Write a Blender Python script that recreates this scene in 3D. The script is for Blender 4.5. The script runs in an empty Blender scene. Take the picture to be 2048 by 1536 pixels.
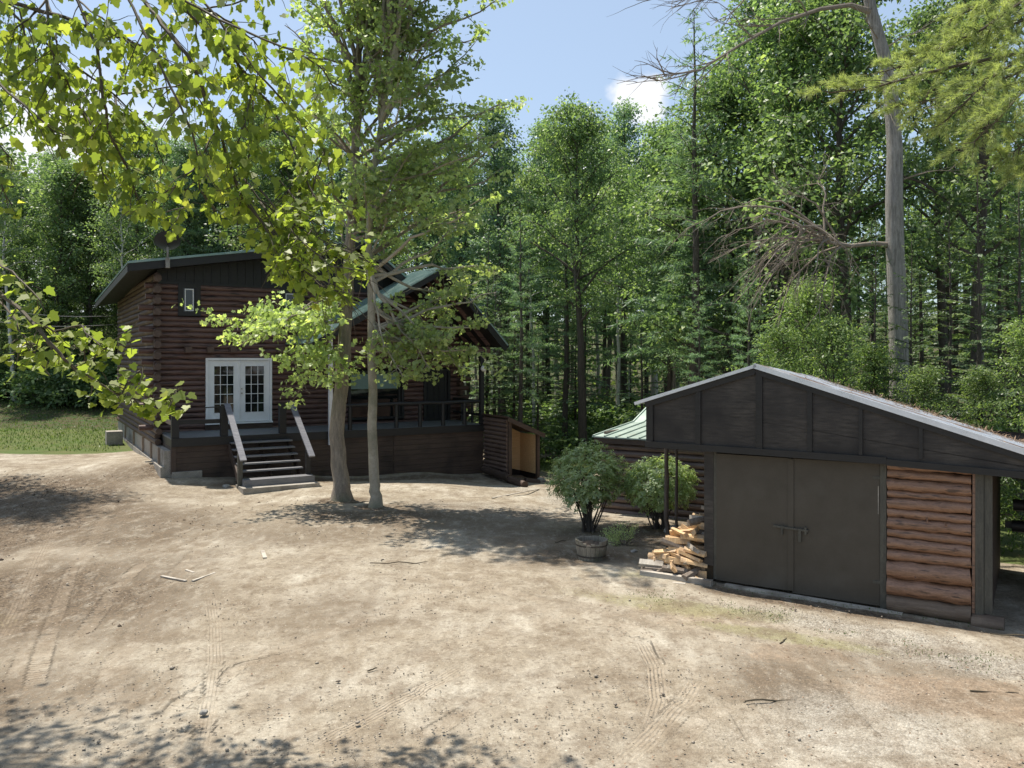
import bpy, math, random
import numpy as np
from mathutils import Vector, Matrix
R = math.radians
random.seed(7)
RS = np.random.RandomState(11)
scene = bpy.context.scene
COL = scene.collection

# ------------------------------------------------------------------ camera
F = 1650.0                      # focal length in pixels of the 2048 px photograph
CZ, HY = 3.6, 715.0             # eye height, horizon row
cam_d = bpy.data.cameras.new('camera'); cam = bpy.data.objects.new('camera', cam_d)
COL.objects.link(cam); scene.camera = cam
cam_d.sensor_width = 36; cam_d.lens = 36 * F / 2048
cam.location = (0, 0, CZ); cam.rotation_euler = (R(90), 0, 0)
cam_d.shift_y = -(768 - HY) / 2048
cam_d.clip_end = 3000
# ------------------------------------------------------------------ light
SUN_AZ, SUN_EL = R(139), R(67)      # azimuth measured from +X, counter-clockwise
S = Vector((math.cos(SUN_AZ) * math.cos(SUN_EL), math.sin(SUN_AZ) * math.cos(SUN_EL), math.sin(SUN_EL)))
sun_d = bpy.data.lights.new('sun', 'SUN'); sun_d.energy = 4.0; sun_d.angle = R(0.53); sun_d.color = (1, .93, .82)
sun = bpy.data.objects.new('sun', sun_d); COL.objects.link(sun)
sun.rotation_euler = S.to_track_quat('Z', 'Y').to_euler(); sun.location = (-20, 20, 40)
world = bpy.data.worlds.new('World'); scene.world = world; world.use_nodes = True
scene.view_settings.view_transform = 'Standard'; scene.view_settings.look = 'None'
scene.view_settings.exposure = 1.0; scene.view_settings.gamma = 1
def build_world():
    nt = world.node_tree; N = nt.nodes; L = nt.links; N.clear()
    out = N.new('ShaderNodeOutputWorld'); bg = N.new('ShaderNodeBackground'); bg.inputs[1].default_value = .108
    sky = N.new('ShaderNodeTexSky'); sky.sky_type = 'NISHITA'; sky.sun_disc = False
    sky.sun_elevation = SUN_EL; sky.sun_rotation = math.pi / 2 - SUN_AZ
    sky.air_density = 1.0; sky.dust_density = 1.2; sky.ozone_density = 1.0
    tc = N.new('ShaderNodeTexCoord')
    # a small bright cumulus, and thin white cloud low above the trees
    no = N.new('ShaderNodeTexNoise'); no.inputs['Scale'].default_value = 9; no.inputs['Detail'].default_value = 9
    L.new(tc.outputs['Generated'], no.inputs['Vector'])
    def blob(c, r0, r1):
        n = Vector(c).normalized()
        d = N.new('ShaderNodeVectorMath'); d.operation = 'DISTANCE'; L.new(tc.outputs['Generated'], d.inputs[0]); d.inputs[1].default_value = n
        w = N.new('ShaderNodeMath'); w.operation = 'MULTIPLY_ADD'; L.new(no.outputs[0], w.inputs[0]); w.inputs[1].default_value = -.16; L.new(d.outputs['Value'], w.inputs[2])
        m = N.new('ShaderNodeMapRange'); m.interpolation_type = 'SMOOTHSTEP'; L.new(w.outputs[0], m.inputs[0])
        m.inputs[1].default_value = r1; m.inputs[2].default_value = r0; return m.outputs[0]
    b1 = blob((.158, 1, .312), -.068, -.052)
    b2 = blob((.12, 1, .16), -.02, .03)
    b3 = blob((-.55, 1, .2), -.02, .10)
    mx = N.new('ShaderNodeMath'); mx.operation = 'MAXIMUM'; L.new(b1, mx.inputs[0]); L.new(b2, mx.inputs[1])
    mx2 = N.new('ShaderNodeMath'); mx2.operation = 'MAXIMUM'; L.new(mx.outputs[0], mx2.inputs[0]); L.new(b3, mx2.inputs[1])
    mix = N.new('ShaderNodeMix'); mix.data_type = 'RGBA'; L.new(mx2.outputs[0], mix.inputs[0])
    # pale summer haze lifts the blue a little all over
    hz = N.new('ShaderNodeMix'); hz.data_type = 'RGBA'; hz.inputs[0].default_value = .55
    L.new(sky.outputs[0], hz.inputs[6]); hz.inputs[7].default_value = (2.25, 2.8, 3.45, 1)
    L.new(hz.outputs[2], mix.inputs[6]); mix.inputs[7].default_value = (4.8, 4.9, 5.1, 1)
    L.new(mix.outputs[2], bg.inputs[0]); L.new(bg.outputs[0], out.inputs[0])
build_world()

# ------------------------------------------------------------------ helpers
def W(px, py, Y):               # a point of the photograph at distance Y
    return Vector(((px - 1024) / F * Y, Y, CZ - (py - HY) / F * Y))

def tag(o, label=None, cat=None, group=None, kind=None):
    if label: o['label'] = label
    if cat: o['category'] = cat
    if group: o['group'] = group
    if kind: o['kind'] = kind
    return o
def empty(name, loc=(0, 0, 0), rz=0, label=None, cat=None, group=None):
    o = bpy.data.objects.new(name, None); COL.objects.link(o); o.location = loc; o.rotation_euler = (0, 0, rz)
    o.empty_display_size = .3
    return tag(o, label, cat, group)

class MB:
    def __init__(s): s.v = []; s.f = []
    def add(s, vs, fs):
        b = len(s.v); s.v += [tuple(p) for p in vs]; s.f += [tuple(i + b for i in f) for f in fs]
    def box(s, x0, x1, y0, y1, z0, z1, M=None):
        vs = [Vector(p) for p in ((x0, y0, z0), (x1, y0, z0), (x1, y1, z0), (x0, y1, z0), (x0, y0, z1), (x1, y0, z1), (x1, y1, z1), (x0, y1, z1))]
        if M is not None: vs = [M @ p for p in vs]
        s.add(vs, [(0, 3, 2, 1), (4, 5, 6, 7), (0, 1, 5, 4), (1, 2, 6, 5), (2, 3, 7, 6), (3, 0, 4, 7)])
        return s
    def bar(s, a, b, w, h, up=(0, 0, 1)):       # box beam from a to b, w across, h along up
        a = Vector(a); b = Vector(b); d = (b - a); L = d.length; d.normalize()
        x = d.cross(Vector(up)).normalized(); z = x.cross(d).normalized()
        M = Matrix((( x[0], d[0], z[0], a[0]), (x[1], d[1], z[1], a[1]), (x[2], d[2], z[2], a[2]), (0, 0, 0, 1)))
        return s.box(-w / 2, w / 2, 0, L, -h / 2, h / 2, M)
    def prism(s, poly, y0, y1):                 # polygon in (x,z) extruded along y
        n = len(poly)
        vs = [(x, y0, z) for x, z in poly] + [(x, y1, z) for x, z in poly]
        s.add(vs, [tuple(range(n)), tuple(range(2 * n - 1, n - 1, -1))] + [(i + n, (i + 1) % n + n, (i + 1) % n, i) for i in range(n)])
        return s
    def tube(s, pts, rad, seg=8, cap=True, wob=0, rng=random):
        pts = [Vector(p) for p in pts]; n = len(pts); vs = []; fs = []
        if not hasattr(rad, '__len__'): rad = [rad] * n
        t0 = (pts[1] - pts[0]).normalized()
        x = t0.orthogonal().normalized()
        for i in range(n):
            t = (pts[min(i + 1, n - 1)] - pts[max(i - 1, 0)])
            if t.length < 1e-9: t = t0
            t.normalize(); x = (x - t * x.dot(t)).normalized(); y = t.cross(x)
            for k in range(seg):
                a = 2 * math.pi * k / seg; r = rad[i] * (1 + (rng.uniform(-wob, wob) if wob else 0))
                vs.append(pts[i] + x * (math.cos(a) * r) + y * (math.sin(a) * r))
        for i in range(n - 1):
            for k in range(seg):
                a = i * seg + k; b = i * seg + (k + 1) % seg
                fs.append((a, b, b + seg, a + seg))
        if cap:
            fs.append(tuple(range(seg - 1, -1, -1))); fs.append(tuple((n - 1) * seg + k for k in range(seg)))
        s.add(vs, fs); return s
    def build(s, name, m, parent=None, smooth=False):
        me = bpy.data.meshes.new(name); me.from_pydata(s.v, [], s.f); me.update()
        if smooth:
            me.polygons.foreach_set('use_smooth', [True] * len(me.polygons))
            try: me.set_sharp_from_angle(angle=R(50))
            except Exception: pass
        me.materials.append(m)
        o = bpy.data.objects.new(name, me); COL.objects.link(o)
        if parent: o.parent = parent
        return o

# ---------------- materials
def nodes(m):
    m.use_nodes = True; nt = m.node_tree; nt.nodes.clear(); return nt, nt.nodes, nt.links
def ramp(N, L, src, stops):
    r = N.new('ShaderNodeValToRGB'); e = r.color_ramp.elements
    while len(e) < len(stops): e.new(.5)
    for i, (p, c) in enumerate(stops):
        e[i].position = p; e[i].color = (c[0], c[1], c[2], 1) if hasattr(c, '__len__') else (c, c, c, 1)
    L.new(src, r.inputs[0]); return r.outputs[0]
def surf(name, c1, c2, rough=.7, scale=(1, 1, 1), ns=4, bump=.3, bdist=.01, c3=None, s3=1.2, t3=(.5, .7), metal=0, coord='Object', spec=.4, fine=40, finev=.25, rvar=.15, c3m=False):
    m = bpy.data.materials.new(name); nt, N, L = nodes(m)
    out = N.new('ShaderNodeOutputMaterial'); p = N.new('ShaderNodeBsdfPrincipled'); L.new(p.outputs[0], out.inputs[0])
    tc = N.new('ShaderNodeTexCoord'); mp = N.new('ShaderNodeMapping'); mp.inputs['Scale'].default_value = scale
    L.new(tc.outputs[coord], mp.inputs[0])
    n1 = N.new('ShaderNodeTexNoise'); n1.inputs['Scale'].default_value = ns; n1.inputs['Detail'].default_value = 8; n1.inputs['Roughness'].default_value = .65
    L.new(mp.outputs[0], n1.inputs[0])
    col = ramp(N, L, n1.outputs[0], [(.3, c1), (.7, c2)])
    if c3 is not None:
        n3 = N.new('ShaderNodeTexNoise'); n3.inputs['Scale'].default_value = s3; n3.inputs['Detail'].default_value = 6
        L.new((mp.outputs[0] if c3m else tc.outputs[coord]), n3.inputs[0])
        k = ramp(N, L, n3.outputs[0], [(t3[0], 0), (t3[1], 1)])
        mx = N.new('ShaderNodeMix'); mx.data_type = 'RGBA'; L.new(k, mx.inputs[0]); L.new(col, mx.inputs[6]); mx.inputs[7].default_value = (*c3, 1); col = mx.outputs[2]
    n2 = N.new('ShaderNodeTexNoise'); n2.inputs['Scale'].default_value = fine; n2.inputs['Detail'].default_value = 4; L.new(mp.outputs[0], n2.inputs[0])
    fm = N.new('ShaderNodeMapRange'); L.new(n2.outputs[0], fm.inputs[0]); fm.inputs[1].default_value = .25; fm.inputs[2].default_value = .75
    fm.inputs[3].default_value = 1 - finev; fm.inputs[4].default_value = 1 + finev
    mu = N.new('ShaderNodeVectorMath'); mu.operation = 'SCALE'; L.new(col, mu.inputs[0]); L.new(fm.outputs[0], mu.inputs['Scale'])
    L.new(mu.outputs[0], p.inputs['Base Color'])
    rr = N.new('ShaderNodeMapRange'); L.new(n1.outputs[0], rr.inputs[0]); rr.inputs[3].default_value = rough - rvar; rr.inputs[4].default_value = min(1, rough + rvar)
    L.new(rr.outputs[0], p.inputs['Roughness'])
    p.inputs['Metallic'].default_value = metal; p.inputs['Specular IOR Level'].default_value = spec
    if bump:
        ad = N.new('ShaderNodeMath'); ad.operation = 'MULTIPLY_ADD'; L.new(n2.outputs[0], ad.inputs[0]); ad.inputs[1].default_value = .4; L.new(n1.outputs[0], ad.inputs[2])
        b = N.new('ShaderNodeBump'); b.inputs['Strength'].default_value = bump; b.inputs['Distance'].default_value = bdist
        L.new(ad.outputs[0], b.inputs['Height']); L.new(b.outputs[0], p.inputs['Normal'])
    return m
def leafmat(name, dark, light, yellow=None, trans=.4, rough=.45, spec=.35):
    m = bpy.data.materials.new(name); nt, N, L = nodes(m)
    out = N.new('ShaderNodeOutputMaterial'); p = N.new('ShaderNodeBsdfPrincipled'); t = N.new('ShaderNodeBsdfTranslucent'); mx = N.new('ShaderNodeMixShader')
    a = N.new('ShaderNodeAttribute'); a.attribute_name = 'tint'
    st = [(0, dark), (.75, light)] + ([(1, yellow)] if yellow else [])
    c = ramp(N, L, a.outputs['Fac'], st)
    oi = N.new('ShaderNodeObjectInfo'); v = N.new('ShaderNodeMapRange'); L.new(oi.outputs['Random'], v.inputs[0]); v.inputs[3].default_value = .78; v.inputs[4].default_value = 1.22
    sc = N.new('ShaderNodeVectorMath'); sc.operation = 'SCALE'; L.new(c, sc.inputs[0]); L.new(v.outputs[0], sc.inputs['Scale'])
    L.new(sc.outputs[0], p.inputs['Base Color'])
    tm = N.new('ShaderNodeVectorMath'); tm.operation = 'MULTIPLY'; L.new(sc.outputs[0], tm.inputs[0]); tm.inputs[1].default_value = (1.75, 1.85, .9)
    L.new(tm.outputs[0], t.inputs[0])
    p.inputs['Roughness'].default_value = rough; p.inputs['Specular IOR Level'].default_value = spec
    mx.inputs[0].default_value = trans; L.new(p.outputs[0], mx.inputs[1]); L.new(t.outputs[0], mx.inputs[2]); L.new(mx.outputs[0], out.inputs[0])
    return m
def glass(name, c=(.01, .013, .013), rough=.04):
    m = bpy.data.materials.new(name); nt, N, L = nodes(m)
    out = N.new('ShaderNodeOutputMaterial'); p = N.new('ShaderNodeBsdfPrincipled'); L.new(p.outputs[0], out.inputs[0])
    p.inputs['Base Color'].default_value = (*c, 1); p.inputs['Roughness'].default_value = rough; p.inputs['Specular IOR Level'].default_value = .65
    tc = N.new('ShaderNodeTexCoord'); n = N.new('ShaderNodeTexNoise'); n.inputs['Scale'].default_value = 1.5; L.new(tc.outputs['Object'], n.inputs[0])
    b = N.new('ShaderNodeBump'); b.inputs['Strength'].default_value = .06; b.inputs['Distance'].default_value = .05; L.new(n.outputs[0], b.inputs['Height']); L.new(b.outputs[0], p.inputs['Normal'])
    return m
M = {}
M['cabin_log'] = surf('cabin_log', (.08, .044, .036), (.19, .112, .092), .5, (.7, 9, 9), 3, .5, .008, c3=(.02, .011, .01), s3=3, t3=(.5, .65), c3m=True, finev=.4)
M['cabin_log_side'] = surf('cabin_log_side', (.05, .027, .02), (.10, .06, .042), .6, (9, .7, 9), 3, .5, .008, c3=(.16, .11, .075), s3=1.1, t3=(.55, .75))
M['log_end'] = surf('log_end', (.07, .045, .035), (.13, .09, .07), .75, (1, 1, 1), 12, .5, .005)
M['chink'] = surf('chink', (.012, .008, .007), (.02, .012, .01), .9, bump=.1)
M['garage_log'] = surf('garage_log', (.15, .078, .046), (.31, .175, .11), .34, (1.3, 9, 9), 3, .8, .014, c3=(.07, .038, .025), s3=3.5, t3=(.57, .66), spec=.6, fine=22, finev=.3, c3m=True)
M['garage_log_old'] = surf('garage_log_old', (.10, .07, .05), (.2, .15, .11), .6, (.8, 8, 8), 3, .8, .012, c3=(.07, .05, .04), s3=2.2)
M['black'] = surf('black_paint', (.010, .0095, .0095), (.022, .021, .021), .5, (1, 1, 8), 4, .25, .004)
M['panel'] = surf('weathered_panel', (.014, .012, .0105), (.075, .065, .057), .6, (2, 2, 14), 2.2, .5, .006, c3=(.016, .014, .014), s3=1.3, t3=(.4, .65))
M['door_paint'] = surf('door_paint', (.05, .042, .031), (.075, .064, .05), .62, (1, 1, 1), 2.0, .15, .003, c3=(.085, .076, .062), s3=1.7, t3=(.56, .85), fine=120, finev=.16)
M['jamb'] = surf('jamb_paint', (.05, .047, .04), (.1, .095, .075), .7, (3, 3, .6), 6, .5, .004)
M['skirt'] = surf('skirt_board', (.045, .028, .021), (.09, .06, .045), .65, (.6, 6, 9), 3, .3, .004, c3=(.03, .02, .015), s3=1.3)
M['skirt_lit'] = surf('sunlit_board', (.2, .15, .11), (.33, .26, .2), .8, (3, 3, 1), 5, .4, .004)  # paler copy of the skirt wood, with sunlight put into its colour
M['deck'] = surf('deck_board', (.13, .135, .14), (.22, .225, .23), .55, (5, .6, 5), 5, .3, .004)
M['tread'] = surf('grey_tread', (.11, .11, .12), (.2, .2, .21), .5, (.8, 6, 6), 5, .3, .004)
M['rail'] = surf('rail_paint', (.1, .1, .115), (.2, .2, .22), .35, (1, 8, 8), 4, .2, .003)
M['concrete'] = surf('concrete', (.22, .2, .17), (.36, .33, .29), .9, (1, 1, 1), 5, .4, .006, c3=(.15, .13, .11), s3=2.5)
M['white'] = surf('white_paint', (.68, .69, .7), (.78, .79, .8), .4, (1, 1, 1), 3, .03, .002, finev=.03)
M['white_post'] = surf('white_post', (.5, .5, .52), (.68, .68, .7), .5, (1, 1, 1), 3, .1, .002, finev=.06)
M['green_roof'] = surf('green_metal', (.16, .24, .22), (.25, .34, .31), .42, (1, 1, 1), 2, .08, .004, c3=(.3, .36, .33), s3=2.0, t3=(.5, .8), metal=.25, finev=.1)
M['pale_roof'] = surf('pale_metal', (.26, .33, .29), (.38, .45, .40), .45, (1, 1, 1), 2, .08, .004, c3=(.3, .2, .13), s3=1.4, t3=(.62, .75), metal=.2, finev=.1)
M['grey_roof'] = surf('galvanised', (.42, .45, .5), (.6, .63, .68), .4, (1, 1, 1), 2.5, .1, .004, c3=(.26, .17, .12), s3=1.6, t3=(.5, .62), metal=.3, finev=.12)
M['silver'] = surf('drip_edge', (.62, .65, .72), (.78, .8, .86), .3, (1, 1, 1), 3, .04, .003, metal=.5, finev=.05)
M['glass'] = glass('glass'); M['pale_sheet'] = surf('pale_green', (.16, .24, .22), (.2, .3, .27), .5, bump=.05)
M['metal'] = surf('bare_metal', (.25, .25, .25), (.4, .4, .4), .35, metal=.9, bump=.05)
M['dish'] = surf('dish_grey', (.012, .012, .013), (.022, .022, .024), .6, bump=.05)
M['ply'] = surf('plywood', (.5, .32, .16), (.66, .46, .25), .7, (.6, 4, 7), 3, .2, .003)
M['siding'] = surf('log_siding', (.10, .068, .056), (.17, .12, .10), .4, (.7, 6, 9), 3, .3, .005, c3=(.075, .05, .042), s3=1.5)
M['barrel'] = surf('barrel_wood', (.16, .14, .11), (.32, .29, .235), .8, (8, 8, .7), 4, .5, .006, c3=(.08, .085, .05), s3=3)
M['soil'] = surf('soil', (.07, .05, .035), (.16, .12, .09), .95, (1, 1, 1), 14, 1, .02)
M['bark_maple'] = surf('bark_maple', (.15, .125, .10), (.34, .285, .225), .9, (7, 7, 1.1), 3.2, 1, .03, c3=(.11, .12, .065), s3=.9, t3=(.5, .75), fine=18)
M['bark_smooth'] = surf('bark_smooth', (.26, .225, .17), (.40, .355, .28), .85, (2.5, 2.5, 2), 4, .5, .01, c3=(.14, .14, .09), s3=1.4, t3=(.45, .7))
M['bark_grey'] = surf('bark_grey', (.12, .11, .095), (.38, .36, .33), .9, (8, 8, .9), 3, 1, .03, c3=(.24, .23, .22), s3=1.1, fine=18)
M['bark_dark'] = surf('bark_dark', (.05, .042, .035), (.12, .1, .085), .9, (7, 7, 1), 3, 1, .03, fine=18)
M['bark_birch'] = surf('bark_birch', (.45, .43, .4), (.6, .58, .55), .7, (2, 2, 9), 2, .3, .01, c3=(.08, .07, .06), s3=5, t3=(.6, .66))
M['dead_twig'] = surf('dead_twig', (.16, .13, .1), (.26, .22, .18), .9, bump=.2)
M['twig'] = surf('green_twig', (.055, .045, .03), (.1, .08, .05), .8, bump=.2)
M['stone'] = surf('stone', (.18, .175, .16), (.36, .34, .31), .9, (1, 1, 1), 6, .6, .02, c3=(.12, .13, .09), s3=3)
M['pebble'] = surf('pebble', (.13, .10, .075), (.42, .37, .3), .9, (1, 1, 1), 9, .2)
M['wood_split'] = surf('split_wood', (.5, .3, .14), (.74, .53, .3), .75, (1.2, 12, 12), 3, .5, .006, c3=(.3, .23, .17), s3=4)
M['wood_bark'] = surf('firewood_bark', (.12, .09, .07), (.26, .22, .18), .9, (3, 10, 10), 4, .9, .01)
M['wood_grey'] = surf('grey_wood', (.3, .27, .23), (.48, .44, .38), .85, (1.2, 12, 12), 3, .5, .006, c3=(.2, .17, .14), s3=3)
M['needle_litter'] = surf('needle_litter', (.13, .085, .055), (.27, .19, .13), .95, bump=.5)
M['cable'] = surf('cable', (.3, .3, .3), (.4, .4, .4), .5, bump=0)
M['globe'] = surf('globe', (.6, .6, .56), (.7, .7, .66), .3, bump=0, finev=.02)
M['rot'] = surf('rotten_wood', (.02, .015, .01), (.05, .035, .02), .95, bump=.8, bdist=.02)
M['leaf_over'] = leafmat('leaf_overhang', (.10, .145, .035), (.27, .32, .065), (.5, .49, .11), trans=.57)
M['leaf_maple'] = leafmat('leaf_maple', (.15, .20, .085), (.36, .44, .20), (.5, .54, .23), trans=.48)
M['leaf_wood'] = leafmat('leaf_woodland', (.07, .118, .056), (.19, .27, .13), (.35, .42, .17), trans=.42)
M['leaf_blue'] = leafmat('leaf_bluegreen', (.075, .135, .085), (.195, .29, .18), (.32, .41, .22), trans=.38)
M['leaf_pine'] = leafmat('needles_pine', (.2, .25, .11), (.38, .43, .2), (.5, .53, .25), trans=.42)
M['leaf_spruce'] = leafmat('needles_dark', (.05, .09, .048), (.125, .18, .09), (.22, .27, .11), trans=.3)
M['leaf_rhodo'] = leafmat('leaf_rhododendron', (.2, .27, .13), (.46, .54, .30), (.66, .70, .40), trans=.4, rough=.32, spec=.5)
M['leaf_beech'] = leafmat('leaf_beech', (.07, .12, .045), (.19, .26, .10), (.31, .38, .15), trans=.4)
M['grass'] = leafmat('grass_blades', (.045, .08, .02), (.10, .15, .04), (.17, .21, .06), trans=.35)
M['fern'] = leafmat('undergrowth_leaf', (.05, .10, .04), (.14, .21, .085), (.24, .31, .12), trans=.3)

# ---------------- ground height
CP = np.array([(0, 4, 0), (4, 10, 0), (8, 9, 0), (-6, 10, 0), (-8, 16, .04), (0, 15, 0), (3.2, 13, 0), (6.3, 11.2, 0), (9, 13, .0), (-4.2, 20.5, .1), (-3.2, 19.6, .06), (-2.2, 22.5, -.02),
    (-7.0, 21.6, -.1), (-8.2, 22.6, 0), (-9.6, 23.1, .22), (-11.1, 25.2, .5), (-15.5, 33.5, .45), (-22, 30, .6), (-28, 46, 1.3), (-18, 48, 1.2), (-15, 24, .4), (-11, 20, .15), (-14, 17, .1), (-3.5, 26.9, -.17),
    (-1, 28.4, -.38), (0, 27, -.42), (1, 27.6, -.6), (1.5, 24, -.42), (2.3, 20, -.12), (1.7, 18, -.05), (3, 35, -.6), (0, 46, -.5), (10, 42, -.4), (20, 30, 0), (12, 20, .1), (-8, 40, .3), (30, 60, .5), (-40, 70, 2), (0, 80, .4), (60, 40, 1)], float)
def vnoise(x, y, s, seed=0):
    x = np.asarray(x, float) / s; y = np.asarray(y, float) / s
    xi = np.floor(x).astype(np.int64); yi = np.floor(y).astype(np.int64); fx = x - xi; fy = y - yi
    fx = fx * fx * (3 - 2 * fx); fy = fy * fy * (3 - 2 * fy)
    def h(a, b):
        n = (a * 374761393 + b * 668265263 + seed * 1442695041) & 0x7fffffff
        n = ((n ^ (n >> 13)) * 1274126177) & 0x7fffffff
        return ((n ^ (n >> 16)) & 0xffff) / 65535.0
    return (h(xi, yi) * (1 - fx) + h(xi + 1, yi) * fx) * (1 - fy) + (h(xi, yi + 1) * (1 - fx) + h(xi + 1, yi + 1) * fx) * fy
def ground(x, y):
    x = np.asarray(x, float); y = np.asarray(y, float); num = 0; den = 0
    for a, b, c in CP:
        w = 1 / ((x - a) ** 2 + (y - b) ** 2 + .8) ** 1.6; num = num + w * c; den = den + w
    h = num / den
    far = np.clip((np.hypot(x, y) - 55) / 60, 0, 1)
    return h + far * far * 9
def G(x, y): return float(ground(np.array([x]), np.array([y]))[0])
def axis(segs):
    out = [segs[0][0]]
    for a, b, d in segs:
        n = max(1, int(round((b - a) / d))); out += list(a + (b - a) * (np.arange(n) + 1) / n)
    return np.array(out)
TRACKS = [([(0, 1290), (40, 1210), (75, 1130), (100, 1075), (125, 1035)], .26, 90, 0), ([(60, 1390), (95, 1270), (125, 1190), (150, 1130)], .24, 80, 1),
          ([(395, 1530), (415, 1420), (430, 1320), (428, 1240), (420, 1190)], .2, 80, 0), ([(560, 1530), (700, 1450), (830, 1385), (950, 1320)], .22, 90, 0),
          ([(800, 1500), (930, 1420), (1010, 1370)], .2, 90, 1), ([(1300, 1470), (1318, 1400), (1310, 1330), (1285, 1285), (1230, 1262)], .22, 80, 0),
          ([(1230, 1536), (1310, 1460), (1370, 1400), (1410, 1340)], .24, 80, 0), ([(1310, 1530), (1400, 1440), (1500, 1380)], .22, 80, 1),
          ([(300, 1480), (370, 1400), (480, 1330), (640, 1290)], .22, 80, 1), ([(150, 1290), (230, 1180), (300, 1120)], .22, 80, 1), ([(0, 1440), (300, 1385), (700, 1250), (1000, 1135), (1180, 1090)], .32, 0, 2), ([(100, 1530), (500, 1440), (900, 1290), (1250, 1190)], .32, 0, 2),
          ([(1560, 1530), (1470, 1400), (1250, 1250), (1000, 1180), (780, 1150)], .3, 0, 2), ([(1850, 1530), (1700, 1380), (1500, 1290), (1250, 1225), (900, 1210)], .3, 0, 2), ([(180, 1530), (230, 1330), (330, 1180), (420, 1080)], .3, 0, 2), ([(20, 1400), (110, 1200), (190, 1080), (230, 1000)], .3, 0, 2)]
def build_ground():
    xs = axis([(-500, -60, 40), (-60, -14, 1.0), (-14, -7.5, .12), (-7.5, 8.5, .04), (8.5, 15, .12), (15, 60, 1.0), (60, 500, 40)])
    ys = axis([(-60, 2, 2), (2, 6.2, .3), (6.2, 12, .032), (12, 20, .06), (20, 34, .16), (34, 70, .8), (70, 600, 20)])
    X, Y = np.meshgrid(xs, ys); nx, ny = len(xs), len(ys)
    x = X.ravel(); y = Y.ravel(); z = ground(x, y)
    near = np.clip((30 - y) / 10, 0, 1) * np.clip((16 - np.abs(x)) / 4, 0, 1)
    # pads under buildings stay calm
    z = z + near * (.05 * (vnoise(x, y, 1.7, 1) - .5) + .028 * (vnoise(x, y, .6, 2) - .5) + .016 * (vnoise(x, y, .21, 3) - .5) + .008 * (vnoise(x, y, .09, 4) - .5))
    tm = np.zeros_like(x); tu = np.zeros_like(x); tv = np.zeros_like(x)
    for pl, wd, fr, kind in TRACKS:
        P = [((px - 1024) / F * (CZ * F / (py - HY)), CZ * F / (py - HY)) for px, py in pl]
        TL = sum(math.hypot(b[0] - a[0], b[1] - a[1]) for a, b in zip(P[:-1], P[1:])); acc = 0
        for (ax, ay), (bx, by) in zip(P[:-1], P[1:]):
            dx, dy = bx - ax, by - ay; L = math.hypot(dx, dy)
            box = (x > min(ax, bx) - .4) & (x < max(ax, bx) + .4) & (y > min(ay, by) - .4) & (y < max(ay, by) + .4)
            i = np.where(box)[0]
            t = np.clip(((x[i] - ax) * dx + (y[i] - ay) * dy) / L / L, 0, 1)
            qx = ax + t * dx; qy = ay + t * dy
            d = ((x[i] - qx) * dy - (y[i] - qy) * dx) / L
            dist = np.hypot(x[i] - qx, y[i] - qy)
            m = np.clip((wd / 2 - dist) / .04 + .5, 0, 1); al = acc + t * L; m = m * np.clip(np.minimum(al, TL - al) / .7, 0, 1)
            m = m * (.45 if kind == 2 else 1); better = m > tm[i]; j = i[better]
            tm[j] = m[better]; tu[j] = acc + t[better] * L; tv[j] = d[better] / wd * 2 + kind * 10
            rim = np.clip(1 - np.abs(dist - wd / 2 - .03) / .05, 0, 1)
            fd = np.clip(np.minimum(acc + t * L, TL - acc - t * L) / .5, 0, 1) * np.clip(vnoise(x[i], y[i], .45, 19) * 1.8 - .3, 0, 1)
            z[i] += fd * (-.010 * m + .006 * rim)
            acc += L
    tm *= .35 + .65 * vnoise(x, y, .7, 9)
    me = bpy.data.meshes.new('ground')
    idx = np.arange(nx * ny).reshape(ny, nx)
    f = np.stack([idx[:-1, :-1], idx[:-1, 1:], idx[1:, 1:], idx[1:, :-1]], -1).reshape(-1, 4)
    raw_mesh(me, np.stack([x, y, z], 1), f)
    me.polygons.foreach_set('use_smooth', np.ones(len(f), bool))
    def sm(a, lo, hi): return np.clip((a - lo) / (hi - lo), 0, 1)
    n1 = vnoise(x, y, 2.3, 21); n2 = vnoise(x, y, .8, 22); nn = n1 * .6 + n2 * .4
    def ell(cx, cy, rx, ry, rot=0, p=0):
        c, s_ = math.cos(rot), math.sin(rot); a = (x - cx) * c + (y - cy) * s_; b = -(x - cx) * s_ + (y - cy) * c
        return np.clip(1.35 - np.sqrt((a / rx) ** 2 + (b / ry) ** 2) + (nn - .5) * .9, 0, 1)
    dark = np.maximum.reduce([ell(-12.5, 19.5, 3.6, 3.2), ell(-10.2, 15.8, 1.5, 2.3), ell(-8, 12.4, 1.3, 1.6) * .7, ell(-10.2, 23.9, .6, 1.0, .5), ell(-4.6, 9.0, 1.3, .9) * .4,
                             ell(-3.4, 18.6, 2.2, .8) * .6, ell(1.3, 15, 1.6, 1.0) * .55, ell(3.0, 9.2, .8, 1.2) * .45, ell(.6, 16.8, 2.0, 1.6) * .4, ell(3.4, 17.0, 1.6, 1.8) * .7, ell(-7, 12.2, 2.6, 3.4) * .6, ell(-4.2, 20.3, .7, .45) * .8, ell(-3.2, 19.5, .6, .4) * .8, ell(-5, 24.9, 5, .55, .535) * .8, ell(4.4, 12.0, 2.6, .3, -.57) * .7, ell(3.0, 17.3, 2.2, 1.3) * .6, ell(-10.8, 22.6, 1.1, 2.2) * .5, ell(-5.6, 8.6, 1.8, 1.6) * .5, ell(-2.6, 11.6, 1.2, 1.6) * .3, ell(-8.5, 17.5, 3.4, 3.4) * .5, ell(-4.5, 16.8, 4.5, 1.6) * .36, ell(-1, 18.5, 4.5, 2.0) * .4, ell(4.5, 9.4, 1.5, 1.6) * .35, ell(-5.2, 8.2, 1.8, .8) * .35])
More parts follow.
